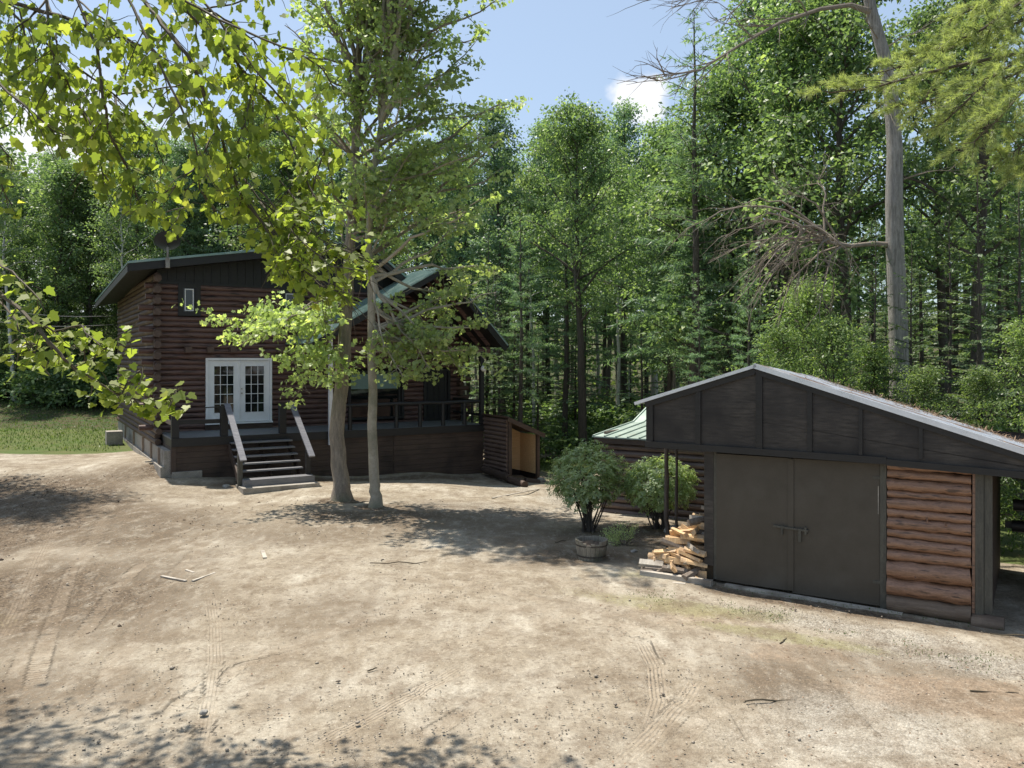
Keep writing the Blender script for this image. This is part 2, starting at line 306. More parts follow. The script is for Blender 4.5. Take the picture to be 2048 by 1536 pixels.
    grav = np.maximum.reduce([ell(4.2, 11.2, 2.3, .5, -.55), ell(6.4, 9.2, 2.8, .6, -.5), ell(1.8, 22, 1.2, 4.5) * .9, ell(0, 20, 2.6, 1.5) * .6, ell(3.3, 7.8, 2.0, 1.3) * .7, ell(-1.0, 25.2, 2.6, 1.0) * .8])
    need = np.maximum.reduce([ell(5.6, 8.4, 2.0, .8, -.3), ell(4.8, 7.3, 2.0, .6) * .8, ell(2.6, 11.6, 1.6, .7, -.3) * .6, ell(.5, 16.2, 1.3, .7) * .5, ell(3.4, 10.0, .9, .5) * .6, ell(7.5, 7.6, 1.4, 2) * .7])
    moss = np.maximum.reduce([ell(2.6, 11.9, 2.2, .5, -.4), ell(3.6, 10.6, 1.4, .3, -.5), ell(2.2, 13.6, 1.4, .7) * .8, ell(-7.2, 11.3, 1.2, .7) * .5, ell(6.6, 8.7, 1.8, .4, -.4) * .6])
    lawn = np.maximum.reduce([sm(-x * .9 + y * .55, 27.2, 28.6) * sm(y, 27, 28.2), sm(x, 7.4, 8.2) * sm(y + x * .5, 18.4, 19.0), ell(2.2, 31.5, 2.2, 3)])
    lawn = np.clip(lawn * (1.2 - .5 * n1), 0, 1)
    forest = np.maximum(sm(y + .15 * np.abs(x), 37, 41), sm(np.hypot(x, y - 20), 33, 37)); forest = np.maximum(forest, sm(x, 9, 12) * sm(y, 22, 26))
    for nm, rgb in (('zone', (dark, grav, need)), ('zone2', (moss, lawn, forest)), ('track', (tm, tu, tv))):
        at = me.attributes.new(nm, 'FLOAT_VECTOR', 'POINT'); at.data.foreach_set('vector', np.stack(rgb, 1).astype(np.float32).ravel())
    me.materials.append(ground_mat())
    o = bpy.data.objects.new('ground', me); COL.objects.link(o); tag(o, kind='structure'); return o
def raw_mesh(me, v, f, sizes=None, tint=None):
    v = np.asarray(v, np.float32); me.vertices.add(len(v)); me.vertices.foreach_set('co', v.ravel())
    if sizes is None:
        k = f.shape[1]; n = f.shape[0]; starts = np.arange(n) * k
    else: n = len(sizes); starts = np.concatenate([[0], np.cumsum(sizes)[:-1]])
    me.loops.add(f.size); me.loops.foreach_set('vertex_index', f.ravel().astype(np.int32))
    me.polygons.add(n); me.polygons.foreach_set('loop_start', starts.astype(np.int32))
    me.update(calc_edges=True)
    if tint is not None:
        at = me.attributes.new('tint', 'FLOAT', 'FACE'); at.data.foreach_set('value', np.asarray(tint, np.float32))
def ground_mat():
    m = bpy.data.materials.new('dirt_yard'); nt, N, L = nodes(m)
    out = N.new('ShaderNodeOutputMaterial'); p = N.new('ShaderNodeBsdfPrincipled'); L.new(p.outputs[0], out.inputs[0])
    p.inputs['Roughness'].default_value = .95; p.inputs['Specular IOR Level'].default_value = .15
    tc = N.new('ShaderNodeTexCoord')
    def noise(s, d=6, r=.6, sc=(1, 1, 1), off=0):
        mp = N.new('ShaderNodeMapping'); mp.inputs['Scale'].default_value = sc; mp.inputs['Location'].default_value = (off, off * .7, 0)
        if sc != (1, 1, 1): mp.inputs['Rotation'].default_value = (0, 0, .5)
        L.new(tc.outputs['Object'], mp.inputs[0])
        n = N.new('ShaderNodeTexNoise'); n.inputs['Scale'].default_value = s; n.inputs['Detail'].default_value = d; n.inputs['Roughness'].default_value = r
        L.new(mp.outputs[0], n.inputs[0]); return n.outputs[0]
    def attr(nm):
        a = N.new('ShaderNodeAttribute'); a.attribute_name = nm; s = N.new('ShaderNodeSeparateXYZ'); L.new(a.outputs['Vector'], s.inputs[0]); return s.outputs
    def math_(op, a, b=None, c=None):
        x = N.new('ShaderNodeMath'); x.operation = op
        for i, v in enumerate((a, b, c)):
            if v is None: continue
            if isinstance(v, (int, float)): x.inputs[i].default_value = v
            else: L.new(v, x.inputs[i])
        return x.outputs[0]
    def mixc(f, a, b):
        x = N.new('ShaderNodeMix'); x.data_type = 'RGBA'
        for i, v in ((0, f), (6, a), (7, b)):
            if isinstance(v, tuple): x.inputs[i].default_value = (*v, 1)
            elif isinstance(v, (int, float)): x.inputs[i].default_value = v
            else: L.new(v, x.inputs[i])
        return x.outputs[2]
    def edge(mask, nz, lo=.35, hi=.65, amt=.8):       # rough edged mask
        s = math_('MULTIPLY_ADD', math_('SUBTRACT', nz, .5), amt, mask)
        r = N.new('ShaderNodeMapRange'); r.interpolation_type = 'SMOOTHSTEP'; L.new(s, r.inputs[0]); r.inputs[1].default_value = lo; r.inputs[2].default_value = hi; return r.outputs[0]
    big = noise(.42, 8, .55); med = noise(2.4, 9, .7, off=7); fine = noise(22, 6, .7); gr = noise(90, 3, .7); streak = noise(2.2, 8, .65, (1, .3, 1), off=3)
    base = ramp(N, L, med, [(.3, (.18, .145, .105)), (.5, (.26, .22, .165)), (.7, (.365, .325, .26))])
    base = mixc(ramp(N, L, big, [(.42, 0), (.62, 1)]), base, mixc(ramp(N, L, streak, [(.35, 0), (.65, 1)]), (.225, .185, .135), (.455, .42, .35)))
    z1 = attr('zone'); z2 = attr('zone2'); t = attr('track')
    base = mixc(edge(z1[0], fine, .08, .62), base, mixc(ramp(N, L, fine, [(.38, 0), (.62, 1)]), (.05, .037, .027), (.17, .13, .09)))
    peb = N.new('ShaderNodeTexVoronoi'); peb.inputs['Scale'].default_value = 38; L.new(tc.outputs['Object'], peb.inputs[0])
    pcol = N.new('ShaderNodeSeparateColor'); L.new(peb.outputs['Color'], pcol.inputs[0])
    gcol = ramp(N, L, pcol.outputs[0], [(0, (.2, .185, .16)), (.5, (.34, .325, .29)), (1, (.5, .48, .43))])
    base = mixc(math_('MULTIPLY', edge(z1[1], fine, .35, .9, 1.0), .5), base, gcol)
    base = mixc(math_('MULTIPLY', edge(z1[2], med, .35, .8, 1.2), .4), base, mixc(ramp(N, L, fine, [(.35, 0), (.6, 1)]), (.20, .12, .07), (.33, .24, .165)))
    base = mixc(math_('MULTIPLY', edge(z2[0], fine, .45, .9, 1.3), .6), base, (.2, .19, .085))
    # dark clods and bright grit
    base = mixc(math_('MULTIPLY', ramp(N, L, noise(1.5, 9, .72, off=31), [(.47, 0), (.62, 1)]), .6), base, (.15, .115, .08))
    base = mixc(math_('MULTIPLY', ramp(N, L, noise(4.5, 9, .75, (1, .45, 1), off=41), [(.5, 0), (.66, 1)]), .4), base, (.44, .40, .33))
    base = mixc(math_('MULTIPLY', ramp(N, L, noise(9, 8, .75, off=11), [(.53, 0), (.64, 1)]), .65), base, (.13, .10, .07))
    base = mixc(ramp(N, L, noise(34, 4, .6, off=5), [(.67, 0), (.72, 1)]), base, (.6, .55, .47))
    base = mixc(ramp(N, L, noise(27, 4, .6, off=15), [(.67, 0), (.72, .8)]), base, (.10, .08, .06))
    gm = N.new('ShaderNodeMapRange'); L.new(gr, gm.inputs[0]); gm.inputs[1].default_value = .3; gm.inputs[2].default_value = .7; gm.inputs[3].default_value = .74; gm.inputs[4].default_value = 1.22
    sc = N.new('ShaderNodeVectorMath'); sc.operation = 'SCALE'; L.new(base, sc.inputs[0]); L.new(gm.outputs[0], sc.inputs['Scale']); base = sc.outputs[0]
    fm = N.new('ShaderNodeMapRange'); L.new(fine, fm.inputs[0]); fm.inputs[1].default_value = .3; fm.inputs[2].default_value = .7; fm.inputs[3].default_value = .78; fm.inputs[4].default_value = 1.2
    sc = N.new('ShaderNodeVectorMath'); sc.operation = 'SCALE'; L.new(base, sc.inputs[0]); L.new(fm.outputs[0], sc.inputs['Scale']); base = sc.outputs[0]
    # tyre tread, pressed into the dirt
    lug = math_('SINE', math_('MULTIPLY_ADD', t[0 + 1], 95.0, math_('MULTIPLY', math_('ABSOLUTE', t[2]), 3.0)))
    rib = math_('SINE', math_('MULTIPLY', t[2], 16.0))
    iskind = math_('GREATER_THAN', t[2], 5.0); soft_ = math_('LESS_THAN', t[2], 15.0)
    tread = math_('ADD', math_('MULTIPLY', lug, iskind), math_('MULTIPLY', rib, math_('SUBTRACT', 1.0, iskind)))
    tmask = math_('MULTIPLY', t[0], ramp(N, L, noise(3.5, 5, .6, off=2), [(.34, 0), (.52, 1)]))
    base = mixc(math_('MULTIPLY', tmask, .3), base, (.40, .33, .25))
    grassc = mixc(ramp(N, L, noise(1.1, 5), [(.35, 0), (.65, 1)]), mixc(gr, (.045, .075, .02), (.10, .14, .04)), mixc(gr, (.065, .08, .026), (.14, .145, .06)))
    base = mixc(edge(z2[1], med, .35, .6, .5), base, grassc)
    litter = mixc(ramp(N, L, fine, [(.35, 0), (.65, 1)]), (.035, .032, .018), (.11, .09, .05))
    base = mixc(edge(z2[2], med), base, mixc(ramp(N, L, med, [(.45, 0), (.6, 1)]), litter, (.05, .085, .028)))
    L.new(base, p.inputs['Base Color'])
    h = math_('MULTIPLY_ADD', fine, .9, math_('MULTIPLY', med, 1.6)); h = math_('MULTIPLY_ADD', gr, .35, h)
    h = math_('MULTIPLY_ADD', math_('MULTIPLY', peb.outputs['Distance'], -1.2), z1[1], h)
    h = math_('MULTIPLY_ADD', math_('MULTIPLY', math_('MULTIPLY', tread, soft_), tmask), .48, h)
    b = N.new('ShaderNodeBump'); b.inputs['Strength'].default_value = .9; b.inputs['Distance'].default_value = .018; L.new(h, b.inputs['Height']); L.new(b.outputs[0], p.inputs['Normal'])
    return m
build_ground()

# ------------------------------------------------------------------ leaves and trees
T_MAPLE = np.array([(0, 0), (.25, -.1), (.5, .06), (.44, .25), (.6, .5), (.36, .56), (.26, .8), (0, 1), (-.26, .8), (-.36, .56), (-.6, .5), (-.44, .25), (-.5, .06), (-.25, -.1)])
T_STAR = np.array([(0, 0), (.42, .05), (.22, .35), (.5, .62), (0, 1), (-.5, .62), (-.22, .35), (-.42, .05)])
T_OVAL = np.array([(0, 0), (.22, .35), (.17, .75), (0, 1), (-.17, .75), (-.22, .35)])
T_DIA = np.array([(0, 0), (.33, .45), (0, 1), (-.33, .45)])
T_NEEDLE = np.array([(-.5, 0), (.5, 0), (.0, 1)])
def unit(a): return a / np.maximum(np.linalg.norm(a, axis=-1, keepdims=True), 1e-9)
def leaf_arrays(P, D, Nn, size, T, asp=1.0, droop=.25, fold=.2):
    P = np.asarray(P, float); D = unit(np.asarray(D, float)); Nn = np.asarray(Nn, float); Nn = unit(Nn - D * (Nn * D).sum(-1, keepdims=True)); X = np.cross(D, Nn)
    tx = T[:, 0] * asp; ty = T[:, 1]; tz = -droop * ty ** 2 + fold * np.abs(tx)
    s = np.asarray(size)[:, None, None]
    V = P[:, None, :] + s * (X[:, None, :] * tx[None, :, None] + D[:, None, :] * ty[None, :, None] + Nn[:, None, :] * tz[None, :, None])
    return V.reshape(-1, 3), np.arange(len(P) * len(T)).reshape(len(P), len(T))
def leaf_obj(name, parts, m, parent=None):
    vs = []; fs = []; sizes = []; tints = []; b = 0
    for (V, Fc), tint in parts:
        vs.append(V); fs.append((Fc + b).ravel()); sizes.append(np.full(len(Fc), Fc.shape[1])); b += len(V); tints.append(tint)
    me = bpy.data.meshes.new(name)
    raw_mesh(me, np.concatenate(vs), np.concatenate(fs), np.concatenate(sizes), np.concatenate(tints))
    me.materials.append(m); o = bpy.data.objects.new(name, me); COL.objects.link(o)
    if parent: o.parent = parent
    return o
def sph(n, rs=RS): return unit(rs.normal(size=(n, 3)))
def wiggle(a, b, n, jit, sag=0, rng=random):
    a = Vector(a); b = Vector(b); L = (b - a).length; out = []; off = Vector((0, 0, 0))
    for i in range(n + 1):
        t = i / n
        if 0 < i: off = off * .8 + Vector([rng.uniform(-1, 1) * jit * L / n for _ in range(3)])
        p = a.lerp(b, t) + off * (t * (1.3 - t) * 2 + .1 * (i > 0)); p.z -= sag * L * math.sin(math.pi * t) * .5
        out.append(p)
    return out
def along(pts, t):
    x = t * (len(pts) - 1); i = min(int(x), len(pts) - 2); return pts[i].lerp(pts[i + 1], x - i), (pts[i + 1] - pts[i]).normalized()

def clusters(C, nper, rad, flat, size, T, rs, up=.8, asp=1.0, droop=.25, fold=.2, out_c=None):
    """leaves scattered round the centres C"""
    C = np.asarray(C, float); n = len(C) * nper
    idx = np.repeat(np.arange(len(C)), nper)
    off = rs.normal(size=(n, 3)) * rad * .6; off[:, 2] *= flat
    P = C[idx] + off
    Nn = unit(rs.normal(size=(n, 3)) * (1 - up) + np.array([0, 0, up]) + .25 * off / max(rad, 1e-3))
    D = off + rs.normal(size=(n, 3)) * rad * .5; D[:, 2] -= rad * .25
    sz = size * rs.uniform(.6, 1.25, n)
    ct = rs.uniform(0, 1, len(C)); tint = np.clip(ct[idx] * .7 + rs.uniform(0, 1, n) * .3, 0, 1)
    return leaf_arrays(P, D, Nn, sz, T, asp, droop, fold), tint

def decid(seed, H, cb, rad, tr, nl=34, ntw=9, nper=16, lsize=.2, T=T_DIA, bark='bark_dark', leaf='leaf_wood', lean=.03, flat=.5, shape=1.0, seg=7, root=None, dead=0, jit=.35):
    """broad-leaved tree: trunk, limbs, twigs with leaf clumps; returns the root Empty"""
    rng = random.Random(seed); rs = np.random.RandomState(seed)
    if root is None: root = empty('tree')
    wood = MB(); top = Vector((rng.uniform(-lean, lean) * H, rng.uniform(-lean, lean) * H, H * .96))
    tp = wiggle((0, 0, -.4), top, 14, .12, rng=rng)
    tr_ = [tr * (1.25 if i == 0 else 1) * (1 - .88 * (i / 14) ** 1.1) for i in range(15)]
    wood.tube(tp, tr_, seg + 2, wob=.04, rng=rng)
    C = []; limbs = MB()
    for i in range(nl):
        t = (cb + (1 - cb) * ((i + rng.random()) / nl) ** .9)
        p, d = along(tp, min(t, .985)); q = (t - cb) / (1 - cb)
        prof = (math.sin(math.pi * min(1, (q * .8 + .22))) ** .7) * shape + (1 - shape) * (1 - q)
        L = rad * max(.22, prof) * rng.uniform(.5, 1.25)
        az = i * 2.4 + rng.uniform(-.5, .5); el = R(rng.uniform(5, 30) + 45 * q)
        e = p + Vector((math.cos(az) * math.cos(el), math.sin(az) * math.cos(el), math.sin(el))) * L
        lp = wiggle(p, e, 6, .35, -.12, rng=rng); r0 = tr_[min(13, int(t * 14))] * .42
        limbs.tube(lp, [r0 * (1 - .85 * k / 6) + .006 for k in range(7)], 5, cap=False)
        for k in range(ntw):
            s = .3 + .7 * (k + rng.random()) / ntw; a, dd = along(lp, min(s, .999))
            o = Vector([rng.gauss(0, 1) for _ in range(3)]); o.z = o.z * .45 + .1; o = (o.normalized() + dd * .6).normalized() * rad * rng.uniform(.12, .34)
            tip = a + o
            if k % 2 == 0: limbs.tube([a, a.lerp(tip, .5) + Vector((0, 0, .03)), tip], [.018, .012, .005], 3, cap=False)
            C.append(tip); 
            if rng.random() < .8: C.append(a.lerp(tip, rng.uniform(.3, .7)) + Vector([rng.gauss(0, jit * .5) for _ in range(3)]))
    wood.v += []; tk = wood.build('trunk', M[bark], root, True); limbs.build('limbs', M[bark], root, True)
    leaf_obj('crown', [clusters(C, nper, rad * .085 + .12, flat, lsize, T, rs, up=.55)], M[leaf], root)
    return root
def conifer(seed, H, cb, rad, tr, leaf='leaf_spruce', bark='bark_dark', nb=60, per=26, nlen=.15, nw=.075, droop=.25, soft=False, root=None, trunk_top=1.0):
    rng = random.Random(seed); rs = np.random.RandomState(seed)
    if root is None: root = empty('conifer')
    tp = wiggle((0, 0, -.4), (rng.uniform(-.1, .1), rng.uniform(-.1, .1), H), 12, .04, rng=rng)
    tr_ = [tr * (1 - .93 * (i / 12)) for i in range(13)]
    MB().tube(tp, tr_, 8, wob=.04, rng=rng).build('trunk', M[bark], root, True)
    br = MB(); P = []; D = []; Nn = []; tint = []; sz = []
    for i in range(nb):
        t = cb + (1 - cb) * (i + rng.random() * .7) / nb; q = (t - cb) / (1 - cb); p, _ = along(tp, min(t, .995))
        L = rad * (1 - q) ** .75 * rng.uniform(.65, 1.1) + .25; az = i * 2.4 + rng.uniform(-.5, .5)
        dirv = Vector((math.cos(az), math.sin(az), rng.uniform(0, .2) + .5 * q)); e = p + dirv * L; e.z -= droop * L * (1 - q)
        lp = wiggle(p, e, 5, .15, -.1, rng=rng)
        br.tube(lp, [.035 * (1 - .8 * k / 5) * (1.3 - q) for k in range(6)], 4, cap=False)
        nsp = max(4, int(per * L / rad)); side = dirv.cross(Vector((0, 0, 1))).normalized(); ct = rng.random()
        for k in range(nsp):
            s = .12 + .88 * (k + rng.random()) / nsp; a, dd = along(lp, min(s, .999)); w = L * .42 * (1.1 - s) + .08
            sg = rng.choice((-1, 1)); tw = (side * sg + dd * .8).normalized() * w * rng.uniform(.5, 1); tw.z -= rng.uniform(0, .12)
            m = max(3, int(w / .065))
            for j in range(m):
                f = (j + rng.random()) / m; P.append(a + tw * f)
                if soft: dr = tw.normalized() * .7 + Vector([rng.gauss(0, .55) for _ in range(3)]); nv = Vector([rng.gauss(0, 1) for _ in range(3)])
                else: dr = tw.normalized() + dd * .5 + Vector([rng.gauss(0, .35), rng.gauss(0, .35), rng.gauss(-.12, .12)]); nv = Vector((rng.gauss(0, .3), rng.gauss(0, .3), 1))
                D.append(dr); Nn.append(nv); tint.append(min(1, max(0, ct * .5 + rng.random() * .5))); sz.append(nlen * rng.uniform(.6, 1.2))
    br.build('limbs', M[bark], root, True)
    leaf_obj('crown', [(leaf_arrays(P, D, Nn, sz, T_NEEDLE if soft else T_OVAL, nw / nlen if soft else nw / nlen * 2.4, .15, 0), tint)], M[leaf], root)
    return root
def copy_tree(o):
    c = o.copy(); COL.objects.link(c)
    for ch in list(o.children):
        d = ch.copy(); COL.objects.link(d); d.parent = c
        for g in ch.children:
            e = g.copy(); COL.objects.link(e); e.parent = d
    return c

# ================================================================== THE CABIN
HO = Vector((-9.59, 23.3, 0)); HA = R(30.7)
def hu(px, v=0):
    c, s = math.cos(HA), math.sin(HA); r = (px - 1024) / F
    return (r * (HO.y + c * v) - HO.x + s * v) / (c - s * r)
def hz(py, u, v=0): return CZ - (py - HY) / F * (HO.y + math.sin(HA) * u + math.cos(HA) * v)
def hworld(u, v, z): c, s = math.cos(HA), math.sin(HA); return Vector((HO.x + c * u - s * v, HO.y + s * u + c * v, z))
cabin = empty('log_cabin', HO, HA, 'dark brown log cabin with white french doors and a railed front porch', 'cabin')
WV = 2.35; DZ = 1.31; CO = .167
def front_wall():
    rng = random.Random(3); b = MB(); e = MB()
    op = []
    def rect(x0, x1, y0, y1):
        a, c = hu(x0, WV), hu(x1, WV); m = (a + c) / 2; op.append((a, c, hz(y1, m, WV), hz(y0, m, WV))); return op[-1]
    r = dict(w1=rect(355, 400, 568, 632), w2=rect(558, 600, 578, 642), fd=rect(410, 542, 716, 853), pw=rect(694, 806, 742, 838), bd=rect(846, 897, 738, 856))
    z = DZ - .1; k = 0
    while z < 6.45:
        zc = z + CO / 2
        lo, hi = -.13, 10.35
        if zc > 4.1: hi = max(6.27 + (7.56 - .35 - zc) / .75, 8.33 + (6.62 - .3 - zc) / 1.08); hi = min(hi, 10.35)
        if zc > 5.93: lo = 8.33 - (6.62 - .3 - zc) / .6; lo = max(lo, 6.27 + (7.56 - zc) / .75); hi = 8.33 + (6.62 - .3 - zc) / 1.08
        if hi - lo > .3:
            segs = [(lo, hi)]
            for a, c, z0, z1 in op:
                if z0 - .04 < zc < z1 + .04:
                    ns = []
                    for s0, s1 in segs:
                        if a > s0 and c < s1: ns += [(s0, a), (c, s1)]
                        else: ns.append((s0, s1))
                    segs = ns
            for s0, s1 in segs:
                if lo == -.13 and s0 == -.13: s0 = -.13 - (rng.uniform(.28, .5) if k % 2 else .02)
                if s1 == hi and hi > 10 and k % 2: s1 += rng.uniform(.25, .4)
                if s1 - s0 < .05: continue
                n = max(2, int((s1 - s0) / .35)); ph = rng.uniform(0, 6); am = rng.uniform(.003, .009)
                pts = [(s0 + (s1 - s0) * i / n, WV + .0, zc + am * math.sin(ph + i * .7) + rng.uniform(-.004, .004)) for i in range(n + 1)]
                b.tube(pts, [.09 * rng.uniform(.93, 1.08) for _ in pts], 10, wob=.02, rng=rng)
        z += CO; k += 1
    b.build('log_wall', M['cabin_log'], cabin, True)
    c = MB(); 
    # backing behind the logs, split round the openings
    us = sorted(set([0, 10.3] + [q for o in op for q in o[:2]])); 
    for a, d in zip(us[:-1], us[1:]):
        m = (a + d) / 2; cuts = sorted([(o[2], o[3]) for o in op if o[0] - .001 < m < o[1] + .001])
        zz = .9; top = 5.9 if d < 6.5 else min(5.9, 6.0 + (6.5 - d) * .52)
        for z0, z1 in cuts: c.box(a, d, WV + .03, WV + .1, zz, z0); zz = z1
        c.box(a, d, WV + .03, WV + .1, zz, top)
    c.build('wall_backing', M['chink'], cabin)
    return r
op = front_wall()
def side_wall():
    rng = random.Random(5); b = MB(); z = .98; k = 0
    while z < 6.15:
        zc = z + CO / 2; f = WV - (rng.uniform(.33, .45) if k % 2 == 0 else .02)
        if zc < 2.0 : f = WV - rng.uniform(.1, .9)
        pts = [(-.13 - (.035 * max(0, (2 - zc)) ** 1.5) + rng.uniform(-.01, .01), f + (13.3 - f) * i / 14, zc + rng.uniform(-.006, .006)) for i in range(15)]
        b.tube(pts, [(.1 if k % 2 == 0 else .09) * rng.uniform(.93, 1.08)] * 15, 8, wob=.04, rng=rng); z += CO; k += 1
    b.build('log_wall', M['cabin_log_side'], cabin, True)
    MB().box(-.12, -.06, WV + .1, 13.3, .9, 6.2).build('wall_backing', M['chink'], cabin)
    e = MB(); z = 1.9; k = 0
    while z < 6.1:       # squared ends of the cross logs, facing the yard
        f = WV - .42 - rng.uniform(0, .08); zc = z + CO / 2
        e.tube([(-.13, WV - .05, zc), (-.13, f, zc)], .115, 6); z += CO * 2
    e.build('log_end', M['log_end'], cabin, True)
    for px in (376, 420, 466, 560, 600):
        u = hu(px, WV - .15); MB().box(u - .1, u + .1, WV - .3, WV, hz(705, u, WV), hz(705, u, WV) + .17).build('floor_beam', M['log_end'], cabin)
    # right end wall and back, plain logs
    b = MB(); z = .9; k = 0
    while z < 4.1:
        f = WV - (.35 if k % 2 == 0 else 0); b.tube([(10.2, f, z + .08), (10.2, 13.2, z + .08)], .09, 8); b.tube([(0, 13.2, z + .08), (10.3, 13.2, z + .08)], .09, 6); z += CO; k += 1
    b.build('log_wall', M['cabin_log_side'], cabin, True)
    MB().box(10.1, 10.15, WV + .1, 13.2, .2, 4.1).box(0, 10.1, 13.1, 13.15, -.3, 6).build('wall_backing', M['chink'], cabin)
side_wall()
def foundation():
    c = MB(); v = .3
    c.box(-.2, -.02, .12, 13.2, -.2, .96)
    c.build('foundation', M['concrete'], cabin)
    for v in (.9, 2.6, 4.6, 7.2, 10): MB().box(-.26, -.2, v, v + .1, .25, .98).build('stud', M['skirt_lit'], cabin)
    MB().box(-.3, -.2, .1, 13, -.1, .5).build('footing', M['concrete'], cabin)
    MB().box(-.02, .78, -.1, .35, -.2, .36).build('corner_footing', M['concrete'], cabin)
foundation()
def roofs():
    # slope plates as closed solids from profile points (u,z), thickness t
    def plate(u0, z0, u1, z1, t, v0, v1, name, m, drop=0, ribs=0, rm=None):
        b = MB(); L = math.hypot(u1 - u0, z1 - z0); nx, nz = -(z1 - z0) / L, (u1 - u0) / L
        if nz < 0: nx, nz = -nx, -nz
        dl = [drop if u0 < u1 else 0, 0]
        vs = []
        for v, d in ((v0, 0), (v1, drop)):
            vs += [(u0, v, z0 - d), (u1, v, z1), (u1 - nx * t, v, z1 - nz * t), (u0 - nx * t, v, z0 - nz * t - d)]
        b.add(vs, [(0, 1, 2, 3), (7, 6, 5, 4), (0, 4, 5, 1), (1, 5, 6, 2), (2, 6, 7, 3), (3, 7, 4, 0)])
        o = b.build(name, m, cabin)
        if ribs:
            r = MB(); v = v0 + .05
            while v < v1:
                f = (v - v0) / (v1 - v0) * drop
                r.bar((u0 + nx * .012, v, z0 + nz * .012 - f), (u1 + nx * .012, v, z1 + nz * .012), .035, .03, (nx, 0, nz)); v += ribs
            q = r.build('roof_rib', m, o)
        return o
    plate(-.95, 6.35, 6.27, 7.50, .17, 1.62, 14, 'roof_deck', M['black'], .42)
    plate(6.27, 7.50, 10.9, 4.03, .17, 1.62, 14, 'roof_deck', M['black'])
    plate(-1.0, 6.40, 6.27, 7.56, .045, 1.55, 14.1, 'roof', M['green_roof'], .42, .4)
    plate(6.27, 7.56, 10.95, 4.08, .045, 1.55, 14.1, 'roof', M['green_roof'], 0, .4)
    # fascia boards on the rake and eave
    f = MB(); f.bar((-.98, 1.6, 6.25), (6.27, 1.6, 7.40), .04, .24, (0, 0, 1)); f.bar((6.27, 1.6, 7.40), (10.9, 1.6, 3.93), .04, .24); f.bar((-.98, 1.6, 6.2), (-.98, 14, 5.78), .04, .2)
    f.build('fascia', M['black'], cabin)
    g = MB(); g.prism([(-.1, 5.93), (6.27 + (7.3 - 5.93) / .75, 5.93), (6.27, 7.33), (-.1, 6.3)], WV - .04, WV + .04)
    o = g.build('gable_panel', M['black'], cabin)
    g = MB(); u = .2
    while u < 8:
        top = 6.28 + .16 * (u + .1) if u < 6.27 else 7.31 - .75 * (u - 6.27)
        if top > 6: g.box(u, u + .045, WV - .065, WV - .042, 5.95, top)
        u += .26
    g.box(-.1, 8, WV - .09, WV - .045, 5.86, 5.95); g.build('batten', M['black'], o)
    # porch gable
    plate(3.85, 4.02, 8.33, 6.58, .1, -.36, 2.3, 'porch_roof_deck', M['black'])
    plate(8.33, 6.58, 10.72, 4.02, .1, -.36, 2.7, 'porch_roof_deck', M['black'])
    plate(3.8, 4.05, 8.33, 6.62, .035, -.42, 2.3, 'porch_roof', M['green_roof'], 0, .23)
    plate(8.33, 6.62, 10.76, 4.03, .035, -.42, 2.7, 'porch_roof', M['green_roof'], 0, .23)
    f = MB(); f.bar((3.85, -.39, 3.92), (8.33, -.39, 6.50), .04, .2, (0, 0, 1)); f.bar((8.33, -.39, 6.50), (10.72, -.39, 3.9), .04, .24)
    f.build('porch_fascia', M['black'], cabin)
    f = MB(); f.bar((3.95, .1, 3.85), (10.3, .1, 3.85), .16, .2); f.bar((10.2, .1, 3.85), (10.2, 2.3, 3.85), .16, .2)
    for v in (.5, 1.2, 1.9): f.bar((8.4, v, 6.3), (10.5, v, 4.0), .06, .14)
    f.build('porch_beam', M['cabin_log'], cabin)
roofs()
